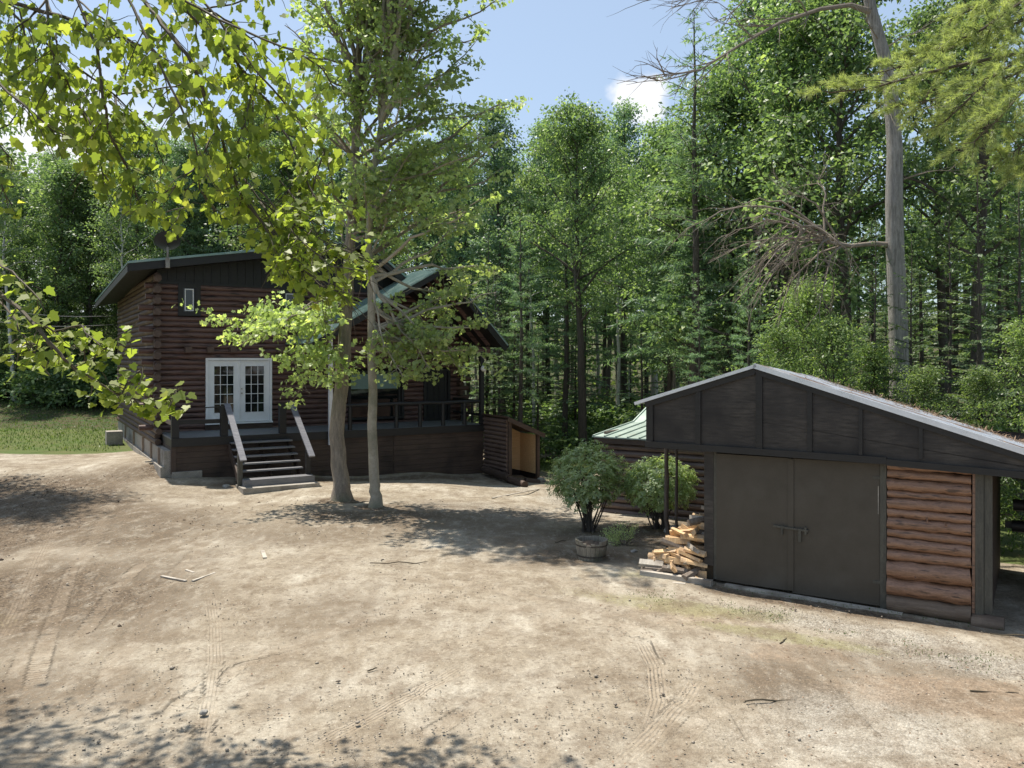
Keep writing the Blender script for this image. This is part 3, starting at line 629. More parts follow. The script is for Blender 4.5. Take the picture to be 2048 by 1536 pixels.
def windows():
    def win(r, v=WV - .06, fr=.11, inner=True):
        a, c, z0, z1 = r; f = MB()
        f.box(a, a + fr, v - .06, v + .1, z0, z1).box(c - fr, c, v - .06, v + .1, z0, z1).box(a + fr, c - fr, v - .06, v + .1, z0, z0 + fr * .8).box(a + fr, c - fr, v - .06, v + .1, z1 - fr * .8, z1)
        o = f.build('window', M['black'], cabin)
        MB().box(a + fr, c - fr, v + .03, v + .06, z0 + fr * .8, z1 - fr * .8).build('pane', M['glass'], o)
        if inner:
            g = MB(); x0, x1, y0, y1, w = a + fr + .04, c - fr - .04, z0 + fr * .8 + .03, z1 - fr * .8 - .03, .028
            g.box(x0, x0 + w, v - .01, v + .03, y0, y1).box(x1 - w, x1, v - .01, v + .03, y0, y1).box(x0 + w, x1 - w, v - .01, v + .03, y0, y0 + w).box(x0 + w, x1 - w, v - .01, v + .03, y1 - w, y1)
            g.build('sash', M['white'], o)
        return o
    win(op['w1'], fr=.16); win(op['w2'], fr=.16)
    w = win(op['pw'], fr=.1, inner=False); a, c, z0, z1 = op['pw']
    MB().box(a + .11, c - .25, WV - .05, WV - .033, z1 - .62, z1 - .1).build('pale_sheet', M['pale_sheet'], w)  # pale green sheet over the upper part of the window
    MB().box(c - .2, c - .14, WV - .1, WV + .02, z0 + .1, z1 - .1).build('mullion', M['black'], w)
    # plain dark door
    a, c, z0, z1 = op['bd']; d = MB().box(a, c, WV - .05, WV + .05, DZ, z1).build('door', M['black'], cabin)
    f = MB().box(a - .02, a + .07, WV - .13, WV - .05, DZ, z1).box(c - .07, c + .02, WV - .13, WV - .05, DZ, z1).box(a + .07, c - .07, WV - .13, WV - .05, z1 - .09, z1)
    for i in range(4): x = a + .18 + i * (c - a - .36) / 3.0; f.box(x - .02, x + .02, WV - .075, WV - .05, DZ + .15, z1 - .25)
    f.build('door_frame', M['black'], d)
    # french doors
    a, c, z0, z1 = op['fd']; z0 = hz(846, a, WV); v = WV - .1; fw = .075
    f = MB().box(a, a + fw, v - .04, v + .12, z0, z1).box(c - fw, c, v - .04, v + .12, z0, z1).box(a + fw, c - fw, v - .04, v + .12, z1 - fw, z1).box(a - .02, c + .02, v - .08, v + .12, z0 - .05, z0)
    f.build('door_frame', M['white'], cabin)
    MB().box(a - .02, c + .02, v - .02, v + .12, DZ, z0 - .05).build('door_sill', M['skirt'], cabin)
    m = (a + c) / 2
    for k, (x0, x1) in enumerate(((a + fw + .004, m - .004), (m + .004, c - fw - .004))):
        zz0, zz1 = z0 + .01, z1 - fw - .006; st = .16; br = .28; tr = .16
        g0, g1, h0, h1 = x0 + st, x1 - st, zz0 + br, zz1 - tr
        d = MB().box(x0, g0, v, v + .045, zz0, zz1).box(g1, x1, v, v + .045, zz0, zz1).box(g0, g1, v, v + .045, zz0, h0).box(g0, g1, v, v + .045, h1, zz1)
        o = d.build('door', M['white'], cabin)
        MB().box(g0, g1, v + .02, v + .03, h0, h1).build('pane', M['glass'], o)
        q = MB()
        for i in (1, 2): x = g0 + (g1 - g0) * i / 3; q.box(x - .009, x + .009, v + .002, v + .019, h0, h1)
        for i in range(1, 5): z = h0 + (h1 - h0) * i / 5; q.box(g0, g1, v + .005, v + .0185, z - .009, z + .009)
        for (p0, p1, q0, q1) in ((g0, g0 + .02, h0, h1), (g1 - .02, g1, h0, h1), (g0, g1, h0, h0 + .02), (g0, g1, h1 - .02, h1)): q.box(p0, p1, v - .008, v - .0005, q0, q1)
        q.build('muntins', M['white'], o)
        if k == 1:
            for dz, rr in ((0, .028), (.14, .024)): MB().tube([(x0 + .06, v, z0 + .92 + dz), (x0 + .06, v - .03, z0 + .92 + dz), (x0 + .06, v - .06, z0 + .92 + dz)], [rr * .6, rr * .6, rr], 10).build('handle', M['metal'], o, True)
        if k == 0:
            h = MB(); h.box(x1 - .01, x1 + .02, v - .02, v - .001, zz0, zz1); h.build('astragal', M['white'], o)
windows()
def porch():
    d = MB(); v = 0.02; 
    while v < WV - .1: d.box(-.03, 10.06, v, v + .135, DZ - .035, DZ); v += .14
    deck = d.build('porch_deck', M['deck'], cabin)
    MB().box(-.03, 10.06, -.05, .018, 1.07, DZ - .004).box(-.035, .03, .02, WV, 1.07, DZ - .037).box(10.0, 10.055, .02, WV, 1.07, DZ - .037).build('rim_board', M['black'], deck)
    s = MB(); rng = random.Random(2); z = 1.07; 
    while z > -.75:
        for (a, b_) in ((0, 3.35), (3.36, 6.7), (6.71, 10.02)):
            j = rng.uniform(-.004, .004); s.box(a, b_, .03 + j, .06, z - .165, z - .006)
        s.box(.0, .03, .06, .9, z - .165, z - .006); z -= .165
    s.box(.01, 10.0, .06, .075, -.75, 1.06)
    s.build('skirting', M['skirt'], deck)
    MB().box(-.03, .1, -.005, .025, .3, 1.07).box(-.03, -.002, .026, 2.0, .3, 1.06).build('skirt_corner', M['skirt'], deck)
    # railing left of the stairs
    for px, h in ((350, .86), (448, .88)):
        u = hu(px, .08); MB().box(u - .1, u + .1, 0.0, .18, DZ, DZ + h).build('rail_post', M['black'], cabin)
    u = hu(565, .08); MB().box(u - .1, u + .1, 0.0, .18, DZ, DZ + .9).build('rail_post', M['black'], cabin)
    r = MB(); a, b_ = hu(350, .08), hu(448, .08)
    r.box(a + .1, b_ - .1, .05, .12, DZ + .38, DZ + .50); r.bar((hu(410, .08), .1, DZ + .84), (b_ + .1, .1, DZ + .86), .03, .03); r.build('rail', M['black'], cabin)
    MB().box(a - .05, a + .02, .2, 1.9, DZ + .34, DZ + .46).build('rail', M['skirt_lit'], cabin)
    # log rail along the porch
    rng = random.Random(9); rl = MB(); a, b_ = hu(668, .08), 9.95
    n = 14; pts = [(a + (b_ - a) * i / n, .08, 2.09 + rng.uniform(-.012, .012)) for i in range(n + 1)]
    rl.tube(pts, [.062 * rng.uniform(.88, 1.12) for _ in pts], 10, rng=rng); rl.tube([(10.0, .1, 2.09), (10.0, 1.1, 2.08), (10.0, WV - .1, 2.09)], .055, 8)
    rl.tube([(10.0, .1, 1.62), (10.0, 1.1, 1.62), (10.0, WV - .1, 1.62)], .045, 8)
    rl.build('log_rail', M['black'], cabin, True)
    for px in (700, 745, 793, 840, 886, 929):
        u = hu(px, .08); MB().tube([(u, .08, DZ), (u, .08, 1.7), (u, .08, 2.07)], [.068, .062, .066], 9, wob=.05, rng=rng).build('baluster', M['black'], cabin, True)
    for v in (.8, 1.6): MB().tube([(10, v, DZ), (10, v, 2.07)], .05, 8).build('baluster', M['black'], cabin, True)
    # posts
    u = hu(660, -.1); MB().box(u - .055, u + .055, -.2, -.09, .9, hz(640, u)).build('porch_post', M['white_post'], cabin)
    u = hu(684, .08); MB().box(u - .07, u + .07, 0.0, .14, DZ, 3.8).build('porch_post', M['black'], cabin)
    MB().box(9.9, 10.04, .0, .14, DZ, 3.8).build('porch_post', M['black'], cabin)
    # stairs
    st = empty('staircase'); st.parent = cabin; u0, u1 = 1.55, 3.32
    for i in range(1, 6):
        z = DZ - .174 * i; v = -.05 - .27 * i
        MB().box(u0, u1, v, v + .29, z - .04, z).build('tread', M['tread'], st)
    MB().box(u0 - .02, u1 + .15, -2.0, -1.62, .02, .265).build('bottom_step', M['tread'], st)
    MB().box(u0 - .12, u1 + .2, -2.3, -1.4, -.35, .085).build('stair_slab', M['concrete'], st)
    sg = MB()
    for u in (u0 - .02, u1 - .06, (u0 + u1) / 2): sg.bar((u, -.02, 1.0), (u, -1.6, .0), .05, .2)
    sg.build('stringer', M['skirt'], st)
    for u in (u0 - .06, u1 + .06):
        MB().box(u - .06, u + .06, -1.72, -1.58, -.05, .98).build('newel', M['black'] if u > 2 else M['jamb'], st)
        MB().bar((u + .02, .1, DZ + .93), (u + .02, -1.98, .80), .17, .045).build('handrail', M['rail'], st)
    # cellar entry at the end of the deck
    ce = empty('cellar_entry'); ce.parent = cabin
    A, B = 10.07, 11.28; zt = lambda u: 1.60 - .43 * (u - 10.03)
    w = MB(); z = 1.5
    while z > -.7: w.tube([(A + .0, 0, z), (A + .0, -.8, z), (A + .0, -1.55, z)], .075, 8); z -= .145
    w.build('log_siding', M['siding'], ce, True)
    MB().prism([(A + .03, -.9), (A + .08, -.9), (A + .08, zt(A) - .08), (A + .03, zt(A) - .06)], -1.5, 0).build('entry_lining', M['ply'], ce)
    b = MB(); b.prism([(A + .08, -.05), (B - .1, -.3), (B - .1, zt(B) - .05), (A + .08, zt(A) - .08)], -.5, -.44); b.box(B - .1, B - .06, -1.5, -.5, -.3, zt(B) - .06)
    b.build('plywood_wall', M['ply'], ce)
    b = MB(); b.prism([(A + .08, -.9), (B - .1, -.9), (B - .1, -.3), (A + .08, -.05)], -.52, -.46); b.box(B - .06, B - .02, -1.5, 0, -.95, zt(B) - .1); b.build('dark_wall', M['chink'], ce)
    b = MB(); b.box(A, A + .12, -1.62, -1.5, -.6, zt(A) - .06); b.box(B - .1, B, -1.62, -1.5, -.9, zt(B) - .07); b.build('corner_post', M['skirt'], ce)
    b = MB(); b.prism([(A - .12, zt(A - .12)), (B + .1, zt(B + .1)), (B + .1, zt(B + .1) + .05), (A - .12, zt(A - .12) + .05)], -1.75, .1); b.bar((A - .12, -1.77, zt(A - .12) - .04), (B + .1, -1.77, zt(B + .1) - .04), .03, .14); b.build('entry_roof', M['skirt'], ce)
    # globe lamp on the far wall of the porch post
    l = MB(); c = Vector((10.02, .35, hz(737, 9.95))); 
    sp = bpy.data.meshes.new('lamp_globe'); import bmesh
    bm = bmesh.new(); bmesh.ops.create_uvsphere(bm, u_segments=16, v_segments=10, radius=.11); bm.to_mesh(sp); bm.free(); sp.materials.append(M['globe'])
    sp.polygons.foreach_set('use_smooth', [True] * len(sp.polygons))
    o = bpy.data.objects.new('porch_lamp', sp); COL.objects.link(o); o.parent = cabin; o.location = (9.97, -.1, c.z)
    MB().box(9.94, 10.0, -.02, .02, c.z - .05, c.z + .05).build('lamp_bracket', M['metal'], o).location = (-9.97, .1, -c.z)
porch()
def dish():
    p = hworld(hu(335, 1.5), 1.5, 0); z = CZ + (HY - 483) / F * p.y
    t = empty('satellite_dish', (p.x, p.y, z), R(25), 'dark round satellite dish on a short grey mast at the edge of the cabin roof', 'satellite dish')
    b = MB(); rings = []; n = 24
    for k in range(6):
        r = k / 5; rings.append([(Vector((.37 * r * math.cos(a), .33 * r * math.sin(a), .09 * r * r))) for a in [2 * math.pi * i / n for i in range(n)]])
    Mx = Matrix.Rotation(R(-52), 4, 'X') @ Matrix.Translation((0, 0, -.03))
    vs = [Mx @ v for rg in rings for v in rg]; fs = [(k * n + i, k * n + (i + 1) % n, (k + 1) * n + (i + 1) % n, (k + 1) * n + i) for k in range(5) for i in range(n)]
    b.add(vs, fs); vs2 = [v + Mx.to_3x3() @ Vector((0, 0, -.012)) for v in vs]; b.add(vs2, [f[::-1] for f in fs]); 
    b.build('reflector', M['dish'], t, True)
    MB().tube([(0, -.1, -.18), (0, -.12, -.35), (0, -.06, -.72)], .03, 8).box(-.06, .06, -.16, -.04, -.8, -.5).build('mast', M['bark_grey'], t)
    MB().bar((0, -.06, -.2), (0, .35, .12), .03, .03).box(-.04, .04, .32, .4, .08, .2).build('feed_arm', M['metal'], t)
dish()
def ac():
    t = tag(MB().box(-.27, .27, -.3, .3, 0, .52).box(-.24, .24, -.32, -.3, .05, .47).build('equipment_box', M['concrete']), 'grey weathered box on the ground against the left corner of the cabin', 'box')
    p = W(228, 882, 30.5); t.location = (p.x, p.y, G(p.x, p.y) - .03); t.rotation_euler.z = HA
ac()
def cables():
    for (y0, y1, lab) in ((612, 632, 'upper pale service cable running from the woods to the cabin eave'), (641, 649, 'lower thin cable running from the woods to the cabin side')):
        a = W(-120, y0 - 18, 27); e = W(226, y1, 33); b = MB(); b.tube([a.lerp(e, i / 12) - Vector((0, 0, .25 * math.sin(math.pi * i / 12))) for i in range(13)], .012, 5)
        tag(b.build('service_cable', M['cable']), lab, 'cable')
cables()

# ================================================================== THE GARAGE
GO = Vector((3.25, 13.2, 0)); GA = R(-32.8)
def gs(px, t=0):
    c, s = math.cos(GA), math.sin(GA); r = (px - 1024) / F
    return (r * (GO.y + c * t) - GO.x + s * t) / (c - s * r)
def gw(s_, t, z=0): c, s = math.cos(GA), math.sin(GA); return Vector((GO.x + c * s_ - s * t, GO.y + s * s_ + c * t, z))
garage = empty('garage', GO, GA, 'low gabled garage with dark brown double doors beside a panel of glossy brown logs', 'garage')
def build_garage():
    rl = lambda s: 3.46 - .313 * abs(s - .70)
    s0, s1 = -1.12, 5.15
    MB().prism([(s0, 2.17), (s1, 2.06), (s1, rl(s1) - .03), (.70, 3.43), (s0, rl(s0) - .03)], -.16, -.12).build('gable_panel', M['panel'], garage)
    b = MB()
    for px, w in ((1303, .07), (1397, .085), (1519, .1), (1620, .07), (1722, .05), (1842, .05)):
        s = gs(px, -.16); b.prism([(s - w / 2, 2.2), (s + w / 2, 2.2), (s + w / 2, rl(s) - .05), (s - w / 2, rl(s) - .05)], -.19, -.162)
    b.bar((s0, -.18, 2.17), (2.55, -.18, 2.14), .05, .1); b.bar((2.55, -.18, 2.12), (s1, -.18, 2.03), .045, .09)
    b.bar((s0, -.185, rl(s0) - .07), (.7, -.185, 3.39), .03, .09); b.bar((.7, -.185, 3.39), (s1, -.185, rl(s1) - .07), .03, .09)
    b.build('gable_batten', M['black'], garage)
    # roof
    for k, (a, c) in enumerate(((-1.28, .70), (5.5, .70))):
        b = MB(); za, zc = rl(a), 3.46
        b.add([(a, -.2, za), (c, -.2, zc), (c, 3.5, zc - .26), (a, 3.5, za - .26), (a, -.2, za + .03), (c, -.2, zc + .03), (c, 3.5, zc - .23), (a, 3.5, za - .23)], [(0, 1, 2, 3), (7, 6, 5, 4), (0, 4, 5, 1), (1, 5, 6, 2), (2, 6, 7, 3), (3, 7, 4, 0)])
        o = b.build('roof', M['grey_roof'], garage); r = MB(); t = -.1
        while t < 3.5: dz = .07 * (t + .2) - .036; r.bar((a, t, za - dz), (c, t, zc - dz), .03, .022); t += .23
        r.build('roof_rib', M['grey_roof'], o)
    b = MB(); b.bar((-1.3, -.215, rl(-1.3) + .0), (.72, -.215, 3.475), .03, .05); b.bar((.68, -.215, 3.475), (5.5, -.215, rl(5.5) + .01), .03, .075)
    b.build('drip_edge', M['silver'], garage)
    # rafters under the right overhang
    b = MB(); b.box(3.9, 4.0, -.1, 3.4, 2.1, 2.22).box(4.9, 5.0, -.1, 3.3, 1.72, 1.82); b.build('beam', M['garage_log'], garage)
    # walls
    b = MB(); b.box(-.17, -.02, -.03, .06, .27, 2.14); b.build('corner_board', M['panel'], garage)
    MB().box(-.16, -.03, 0, .08, -.1, .265).build('rotten_footing', M['rot'], garage)
    MB().box(-.02, .03, -.02, .05, .06, 2.13).box(2.445, 2.53, -.05, .04, -.0, 2.12).box(.03, 2.445, -.0, .05, 2.08, 2.14).build('door_jamb', M['jamb'], garage)
    c = 1.21
    for k, (a, e) in enumerate(((.035, c - .004), (c + .004, 2.44))):
        d = MB().box(a, e, -.035, .0, .055 if k == 0 else .03, 2.07).build('door', M['door_paint'], garage)
        if k == 0: MB().box(e - .055, e + .03, -.05, -.0355, .07, 2.06).build('cover_strip', M['door_paint'], d)
        if k == 1:
            h = MB().box(e - .025, e - .012, -.041, -.0355, 1.35, 1.75).build('gap', M['concrete'], d)
            l = MB().bar((c - .27, -.062, 1.02), (c + .24, -.062, 1.0), .02, .03).box(c + .1, c + .14, -.07, -.036, .82, 1.02).box(c - .16, c - .13, -.075, -.05, .9, 1.04).box(c + .19, c + .22, -.07, -.036, .94, 1.05)
            l.build('latch', M['jamb'], d)
            for z in (.35, 1.85): MB().box(e - .09, e + .05, -.045, -.0355, z, z + .04).build('hinge', M['jamb'], d)
    MB().bar((.2, -.1, .01), (2.75, -.12, -.02), .09, .05).build('threshold', M['wood_grey'], garage)
    # log panel
    rng = random.Random(4); hs = [.16, .155, .19, .2, .125, .13, .15, .17, .135, .155, .145, .19, .13, .125, .12]
    hs = [.235, .245, .25, .15, .165, .125, .16, .125, .155, .10, .16, .125, .12]
    tot = sum(hs); z = -.02; b = MB(); old = MB()
    for i, h in enumerate(hs):
        h = h * 2.14 / tot; r = h / 2 * 1.04; n = 16; cy = z + h / 2; sl = rng.uniform(-.012, .012)
        pts = [(2.54 + 1.05 * j / n, .0, cy + sl * (j / n - .5) * 2 + rng.uniform(-.006, .006)) for j in range(n + 1)]
        (old if i == 0 else b).tube(pts, [r * (1 + .05 * math.sin(j * .9 + i * 2.1) + rng.uniform(-.02, .02)) for j in range(len(pts))], 16, wob=.02, rng=rng)
        z += h
    for (s, zz) in ((3.28, 1.32), (3.05, 1.36), (3.4, .98), (2.9, .55)): b.tube([(s, -.08, zz), (s + .02, -.15, zz - .03)], [.016, .01], 6)
    b.build('log_wall', M['garage_log'], garage, True); old.build('sill_log', M['garage_log_old'], garage, True)
    MB().box(2.54, 3.6, .05, .08, -.1, 2.1).build('wall_backing', M['chink'], garage)
    MB().bar((3.615, -.02, -.05), (3.625, -.02, 2.05), .035, .05, (0, 1, 0)).build('edge_trim', M['garage_log'], garage)
    MB().box(3.64, 3.74, -.06, .0, .12, 2.06).box(3.745, 3.84, -.045, .02, .14, 2.05).build('corner_board', M['jamb'], garage)
    MB().tube([(3.6, -.06, .02), (3.78, -.07, .02), (3.98, -.08, .03)], [.11, .12, .105], 12, wob=.06, rng=rng).build('log_stub', M['garage_log_old'], garage, True)
    w = MB().box(-.16, -.1, .06, 3.4, -.1, 2.3).box(3.74, 3.8, .03, 3.4, -.1, 2.1).box(-.1, 3.74, 3.34, 3.4, -.1, 2.1); w.build('side_wall', M['skirt'], garage)
    # rear and interior gable so that no light shows under the roof
    MB().prism([(-1.12, 2.3), (5.1, 2.3), (5.1, rl(5.1) - .3), (.70, 3.15), (-1.12, rl(-1.12) - .3)], 3.3, 3.34).build('gable_panel', M['panel'], garage)
build_garage()
def roof_litter():
    rs = np.random.RandomState(5); n = 1700
    s = .8 + 4.6 * rs.uniform(0, 1, n) ** .8; t = 3.45 - 3.2 * np.abs(rs.normal(0, .32, n)) - .0; t = np.clip(t, .25, 3.48)
    c, sn = math.cos(GA), math.sin(GA)
    P = np.stack([GO.x + c * s - sn * t, GO.y + sn * s + c * t, 3.46 - .313 * (s - .7) + .045 - .07 * (t + .2) + rs.uniform(0, .035, n)], 1)
    D = rs.normal(size=(n, 3)); D[:, 2] *= .35
    o = leaf_obj('needle_litter', [(leaf_arrays(P, D, np.tile([0, 0, 1.], (n, 1)), rs.uniform(.04, .13, n), T_DIA, .25, .1, 0), rs.uniform(0, 1, n))], M['needle_litter'])
    tag(o, 'brown pine needles and twigs lying along the back of the garage roof', 'needle litter', kind='stuff')
roof_litter()
for k, (px, yb, Y, lab) in enumerate(((1333, 1092, 15.0, 'crooked dark pole under the garage overhang, left of the thinner pole'), (1353, 1075, 15.35, 'thin straight pole under the garage overhang, nearer the garage doors'))):
    rng = random.Random(k); x = (px - 1024) / F * Y; g = G(x, Y) - .1
    pts = [(x + rng.uniform(-.012, .012), Y, g + (2.95 - g) * i / 12) for i in range(13)]; 
    if k == 0: pts[1] = (x + .03, Y, pts[1][2]); pts[2] = (x + .04, Y, pts[2][2])
    tag(MB().tube(pts, [(.04 if k == 0 else .03) * rng.uniform(.8, 1.1) * (1.25 if i < 3 and k == 0 else 1) for i in range(13)], 8, wob=.06, rng=rng).build('support_pole', M['bark_dark'], smooth=True), lab, 'pole')

# ---------------- log shed behind the bushes
SO = Vector((2.19, 20.0, 0))
shed = empty('log_shed', SO, GA, 'brown log sided shed with a pale green metal roof behind the bushes', 'shed')
def build_shed():
    b = MB(); z = 1.62; rng = random.Random(1)
    while z > -.5: b.tube([(-.02, 0, z), (2.3, 0, z), (4.6, 0, z)], .083, 8); z -= .157
    b.build('log_siding', M['siding'], shed, True)
    w = MB().box(0, 4.6, .03, .09, -.6, 1.68).box(.0, .06, .09, 4, -.6, 1.8).box(4.54, 4.6, .09, 4, -.6, 1.8).box(0, 4.6, 4, 4.06, -.6, 2.0); w.build('wall_backing', M['siding'], shed)
    prof = [(-.25, 1.68), (2.05, 1.87), (3.3, 2.33), (5.5, 1.6)]
    for (t0, z0), (t1, z1) in zip(prof[:-1], prof[1:]):
        r = MB(); r.add([(-.15, t0, z0), (4.8, t0, z0), (4.8, t1, z1), (-.15, t1, z1), (-.15, t0, z0 + .03), (4.8, t0, z0 + .03), (4.8, t1, z1 + .03), (-.15, t1, z1 + .03)], [(0, 3, 2, 1), (4, 5, 6, 7), (0, 1, 5, 4), (1, 2, 6, 5), (2, 3, 7, 6), (3, 0, 4, 7)])
        o = r.build('roof', M['pale_roof'], shed); q = MB(); s = -.12
        while s < 4.8: q.bar((s, t0, z0 + .045), (s, t1, z1 + .045), .035, .03); s += .3
        q.build('roof_rib', M['pale_roof'], o)
    MB().box(-.12, 4.7, -.22, -.16, 1.55, 1.675).build('fascia', M['skirt'], shed)
build_shed()

# ---------------- the dark log structure at the right edge
def dark_logs():
    t = empty('log_outbuilding', (8.0, 12.9, 0), R(-33), 'dark log outbuilding with projecting log ends at the right edge of the yard', 'outbuilding')
    b = MB(); rng = random.Random(8); z = .05; k = 0
    while z < 1.85:
        e = (-.12, .10, -.1, .12, .1)[k % 5] if z > .85 else .16
        b.tube([(e - .04, 0, z + .08), (1.2, 0, z + .08), (2.6, 0, z + .08)], .09, 10, wob=.03, rng=rng); b.tube([(.3, -.3 if k % 2 else -.1, z + .16), (.3, 2.4, z + .16)], .085, 8, wob=.03, rng=rng); z += .165; k += 1
    b.build('log_wall', M['black'], t, True)
    MB().box(-.25, 2.6, -.05, .06, .92, 1.02).build('ledge', M['black'], t)
    MB().box(-.1, 2.8, -.3, 2.6, 1.92, 2.0).build('roof', M['black'], t)
    t.location.z = G(8.05, 13)
dark_logs()

# ---------------- firewood, half barrel, timbers, rocks, boards
def firewood():
    rng = random.Random(12); protos = []
    for k in range(7):
        b = MB(); L = rng.uniform(.34, .44); r = rng.uniform(.058, .085); ang = rng.uniform(1.2, 2.4); n = 4
        prof = [(0, 0)] + [(r * math.cos(ang * i / n), r * math.sin(ang * i / n)) for i in range(n + 1)]
        if k % 3 == 2: prof = [(r * math.cos(6.28 * i / 7) * .75, r * math.sin(6.28 * i / 7) * .7) for i in range(7)]
        if k % 3 == 1: prof = [(-r, -r * .35), (r, -r * .5), (r * .8, r * .4), (-r * .7, r * .5)]
        m = len(prof); vs = []
        for j in range(4):
            y = -L / 2 + L * j / 3; vs += [(x * rng.uniform(.93, 1.07), y + rng.uniform(-.008, .008), z * rng.uniform(.93, 1.07)) for x, z in prof]
        b.add(vs, [tuple(range(m)), tuple(range(4 * m - 1, 3 * m - 1, -1))] + [(j * m + i, j * m + (i + 1) % m, (j + 1) * m + (i + 1) % m, (j + 1) * m + i) for j in range(3) for i in range(m)])
        mm = M['wood_bark'] if k % 3 == 2 else (M['wood_grey'] if k == 4 else M['wood_split'])
        o = b.build('firewood_log', mm); protos.append(o); o['used'] = 0
    pieces = []
    for lay in range(13):
        z = .04 + lay * .078; ext = 1.0 * (1 - lay / 13.5) ** .85 + .03; t0 = -.16 + lay * .035; t = t0
        while t < .95:
            s = -.2 - rng.uniform(.10, .2); e = ext * (1 - .25 * max(0, t - t0))
            while s > -.2 - e:
                if t < t0 + .34 or s < -.2 - e + .4: pieces.append((s, t + rng.uniform(-.02, .02), z + rng.uniform(-.015, .02), lay))
                s -= rng.uniform(.26, .36)
            t += rng.uniform(.105, .135)
    pieces = [p for p in pieces if rng.random() < .97]
    for i, (s, t, z, lay) in enumerate(pieces):
        k = rng.choice([0, 1, 3, 6, 0, 3, 6, 5, 2, 4]) if lay > 1 else rng.choice([2, 4, 5, 1, 2])
        src = protos[k]
        if not src['used']: o = src; src['used'] = 1
        else: o = src.copy(); COL.objects.link(o)
        p = gw(s, t); o.location = (p.x, p.y, G(p.x, p.y) + z); o.rotation_euler = (rng.uniform(-.35, .35), rng.uniform(0, 6.3), GA + R(90) + rng.choice((rng.gauss(0, .28), rng.gauss(0, .28), rng.gauss(0, .9))))
        kind = ('split', 'split', 'round bark covered', 'split', 'weathered grey', 'round bark covered', 'split')[k]
        tag(o, f'{kind} firewood log in the heap against the garage', 'firewood', 'firewood heaped against the garage')
    for o in protos:
        if not o['used']: bpy.data.objects.remove(o)
        
    for o in [o for o in bpy.data.objects if o.name.startswith('firewood_log')]:
        if 'used' in o: del o['used']
    for k, (s, t, L, a, lab) in enumerate(((-.72, -.32, 1.2, .02, 'long grey timber lying in front of the firewood heap'), (-.75, -.5, .5, .2, 'short pale board on the ground below the firewood heap'))):
        p = gw(s + .15, t + .08); b = MB(); w, h = (.1, .1) if k == 0 else (.07, .03); b.box(-L / 2, L / 2, -w / 2, w / 2, 0, h)
        o = b.build('timber' if k == 0 else 'loose_board', M['wood_grey']); o.location = (p.x, p.y, G(p.x, p.y) - .01); o.rotation_euler.z = GA + a; tag(o, lab, 'timber' if k == 0 else 'board')
firewood()
def barrel():
    Y = 14.75; x = (1183 - 1024) / F * Y; t = empty('half_barrel', (x, Y, G(x, Y)), 0, 'weathered wooden half barrel planter with a broken rim, filled with soil', 'barrel planter')
    b = MB(); n = 22; rng = random.Random(3)
    for i in range(n):
        a0, a1 = 2 * math.pi * i / n + .012, 2 * math.pi * (i + 1) / n - .012; h = .36 + rng.uniform(-.012, .012)
        if 14 <= i <= 17: h -= .035 + .02 * (i % 2)
        vs = []
        for rr, z in ((.235, 0), (.275, .2), (.292, h), (.262, h), (.245, .2), (.2, 0)):
            vs += [(rr * math.cos(a0), rr * math.sin(a0), z), (rr * math.cos(a1), rr * math.sin(a1), z)]
        b.add(vs, [(0, 1, 3, 2), (2, 3, 5, 4), (4, 5, 7, 6), (6, 7, 9, 8), (8, 9, 11, 10), (10, 11, 1, 0), (0, 2, 4, 6, 8, 10), (11, 9, 7, 5, 3, 1)])
    b.build('staves', M['barrel'], t)
    for z, r in ((.07, .252), (.26, .283)):
        h = MB(); vs = [((r + d) * math.cos(2 * math.pi * i / 32), (r + d) * math.sin(2 * math.pi * i / 32), z + dz * .03) for (d, dz) in ((0, 0), (.008, 1)) for i in range(32)]
        h.add(vs, [(i, (i + 1) % 32, 32 + (i + 1) % 32, 32 + i) for i in range(32)]); h.build('hoop', M['bark_dark'], t)
    s = MB(); vs = [(0, 0, .33)]; 
    for k in range(1, 6):
        for i in range(18): r = .05 * k + .005; vs.append((r * math.cos(i * .349), r * math.sin(i * .349), .33 - .012 * k + rng.uniform(-.02, .02)))
    s.add(vs, [(0, 1 + i, 1 + (i + 1) % 18) for i in range(18)] + [(1 + (k - 1) * 18 + i, 1 + k * 18 + i, 1 + k * 18 + (i + 1) % 18, 1 + (k - 1) * 18 + (i + 1) % 18) for k in range(1, 5) for i in range(18)])
    s.build('soil', M['soil'], t)
barrel()
def rock(px, py, w, lab, h=.6, Y=None, seed=0, name='rock'):
    Y = Y or CZ * F / (py - HY); rs = np.random.RandomState(seed); import bmesh
    bm = bmesh.new(); bmesh.ops.create_icosphere(bm, subdivisions=3, radius=1)
    for v in bm.verts:
        q = v.co.copy(); n = sum(math.sin(q.dot(Vector(rs.normal(size=3))) * 2.2 * 0 + q.dot(Vector(d)) * f + p) * a for d, f, p, a in [((1, .3, .2), 2.3, seed, .12), ((-.4, 1, .5), 3.7, seed * 2, .08), ((.2, -.5, 1), 5.1, seed * 3, .05)])
        v.co = q * (1 + n); v.co.x *= w / 2; v.co.y *= w / 2 * .8; v.co.z *= w / 2 * h
    me = bpy.data.meshes.new(name); bm.to_mesh(me); bm.free(); me.materials.append(M['stone']); me.polygons.foreach_set('use_smooth', [True] * len(me.polygons))
    o = bpy.data.objects.new(name, me); COL.objects.link(o); x = (px - 1024) / F * Y; o.location = (x, Y, G(x, Y) + w * h * .18); o.rotation_euler.z = seed; tag(o, lab, 'rock'); return o
rock(1100, 0, 1.0, 'large pale grey boulder at the edge of the woods beyond the cellar entry', .8, 38, 1)
rock(1082, 0, .32, 'dark rounded stone at the foot of the cellar entry post', .7, 27.6, 2)
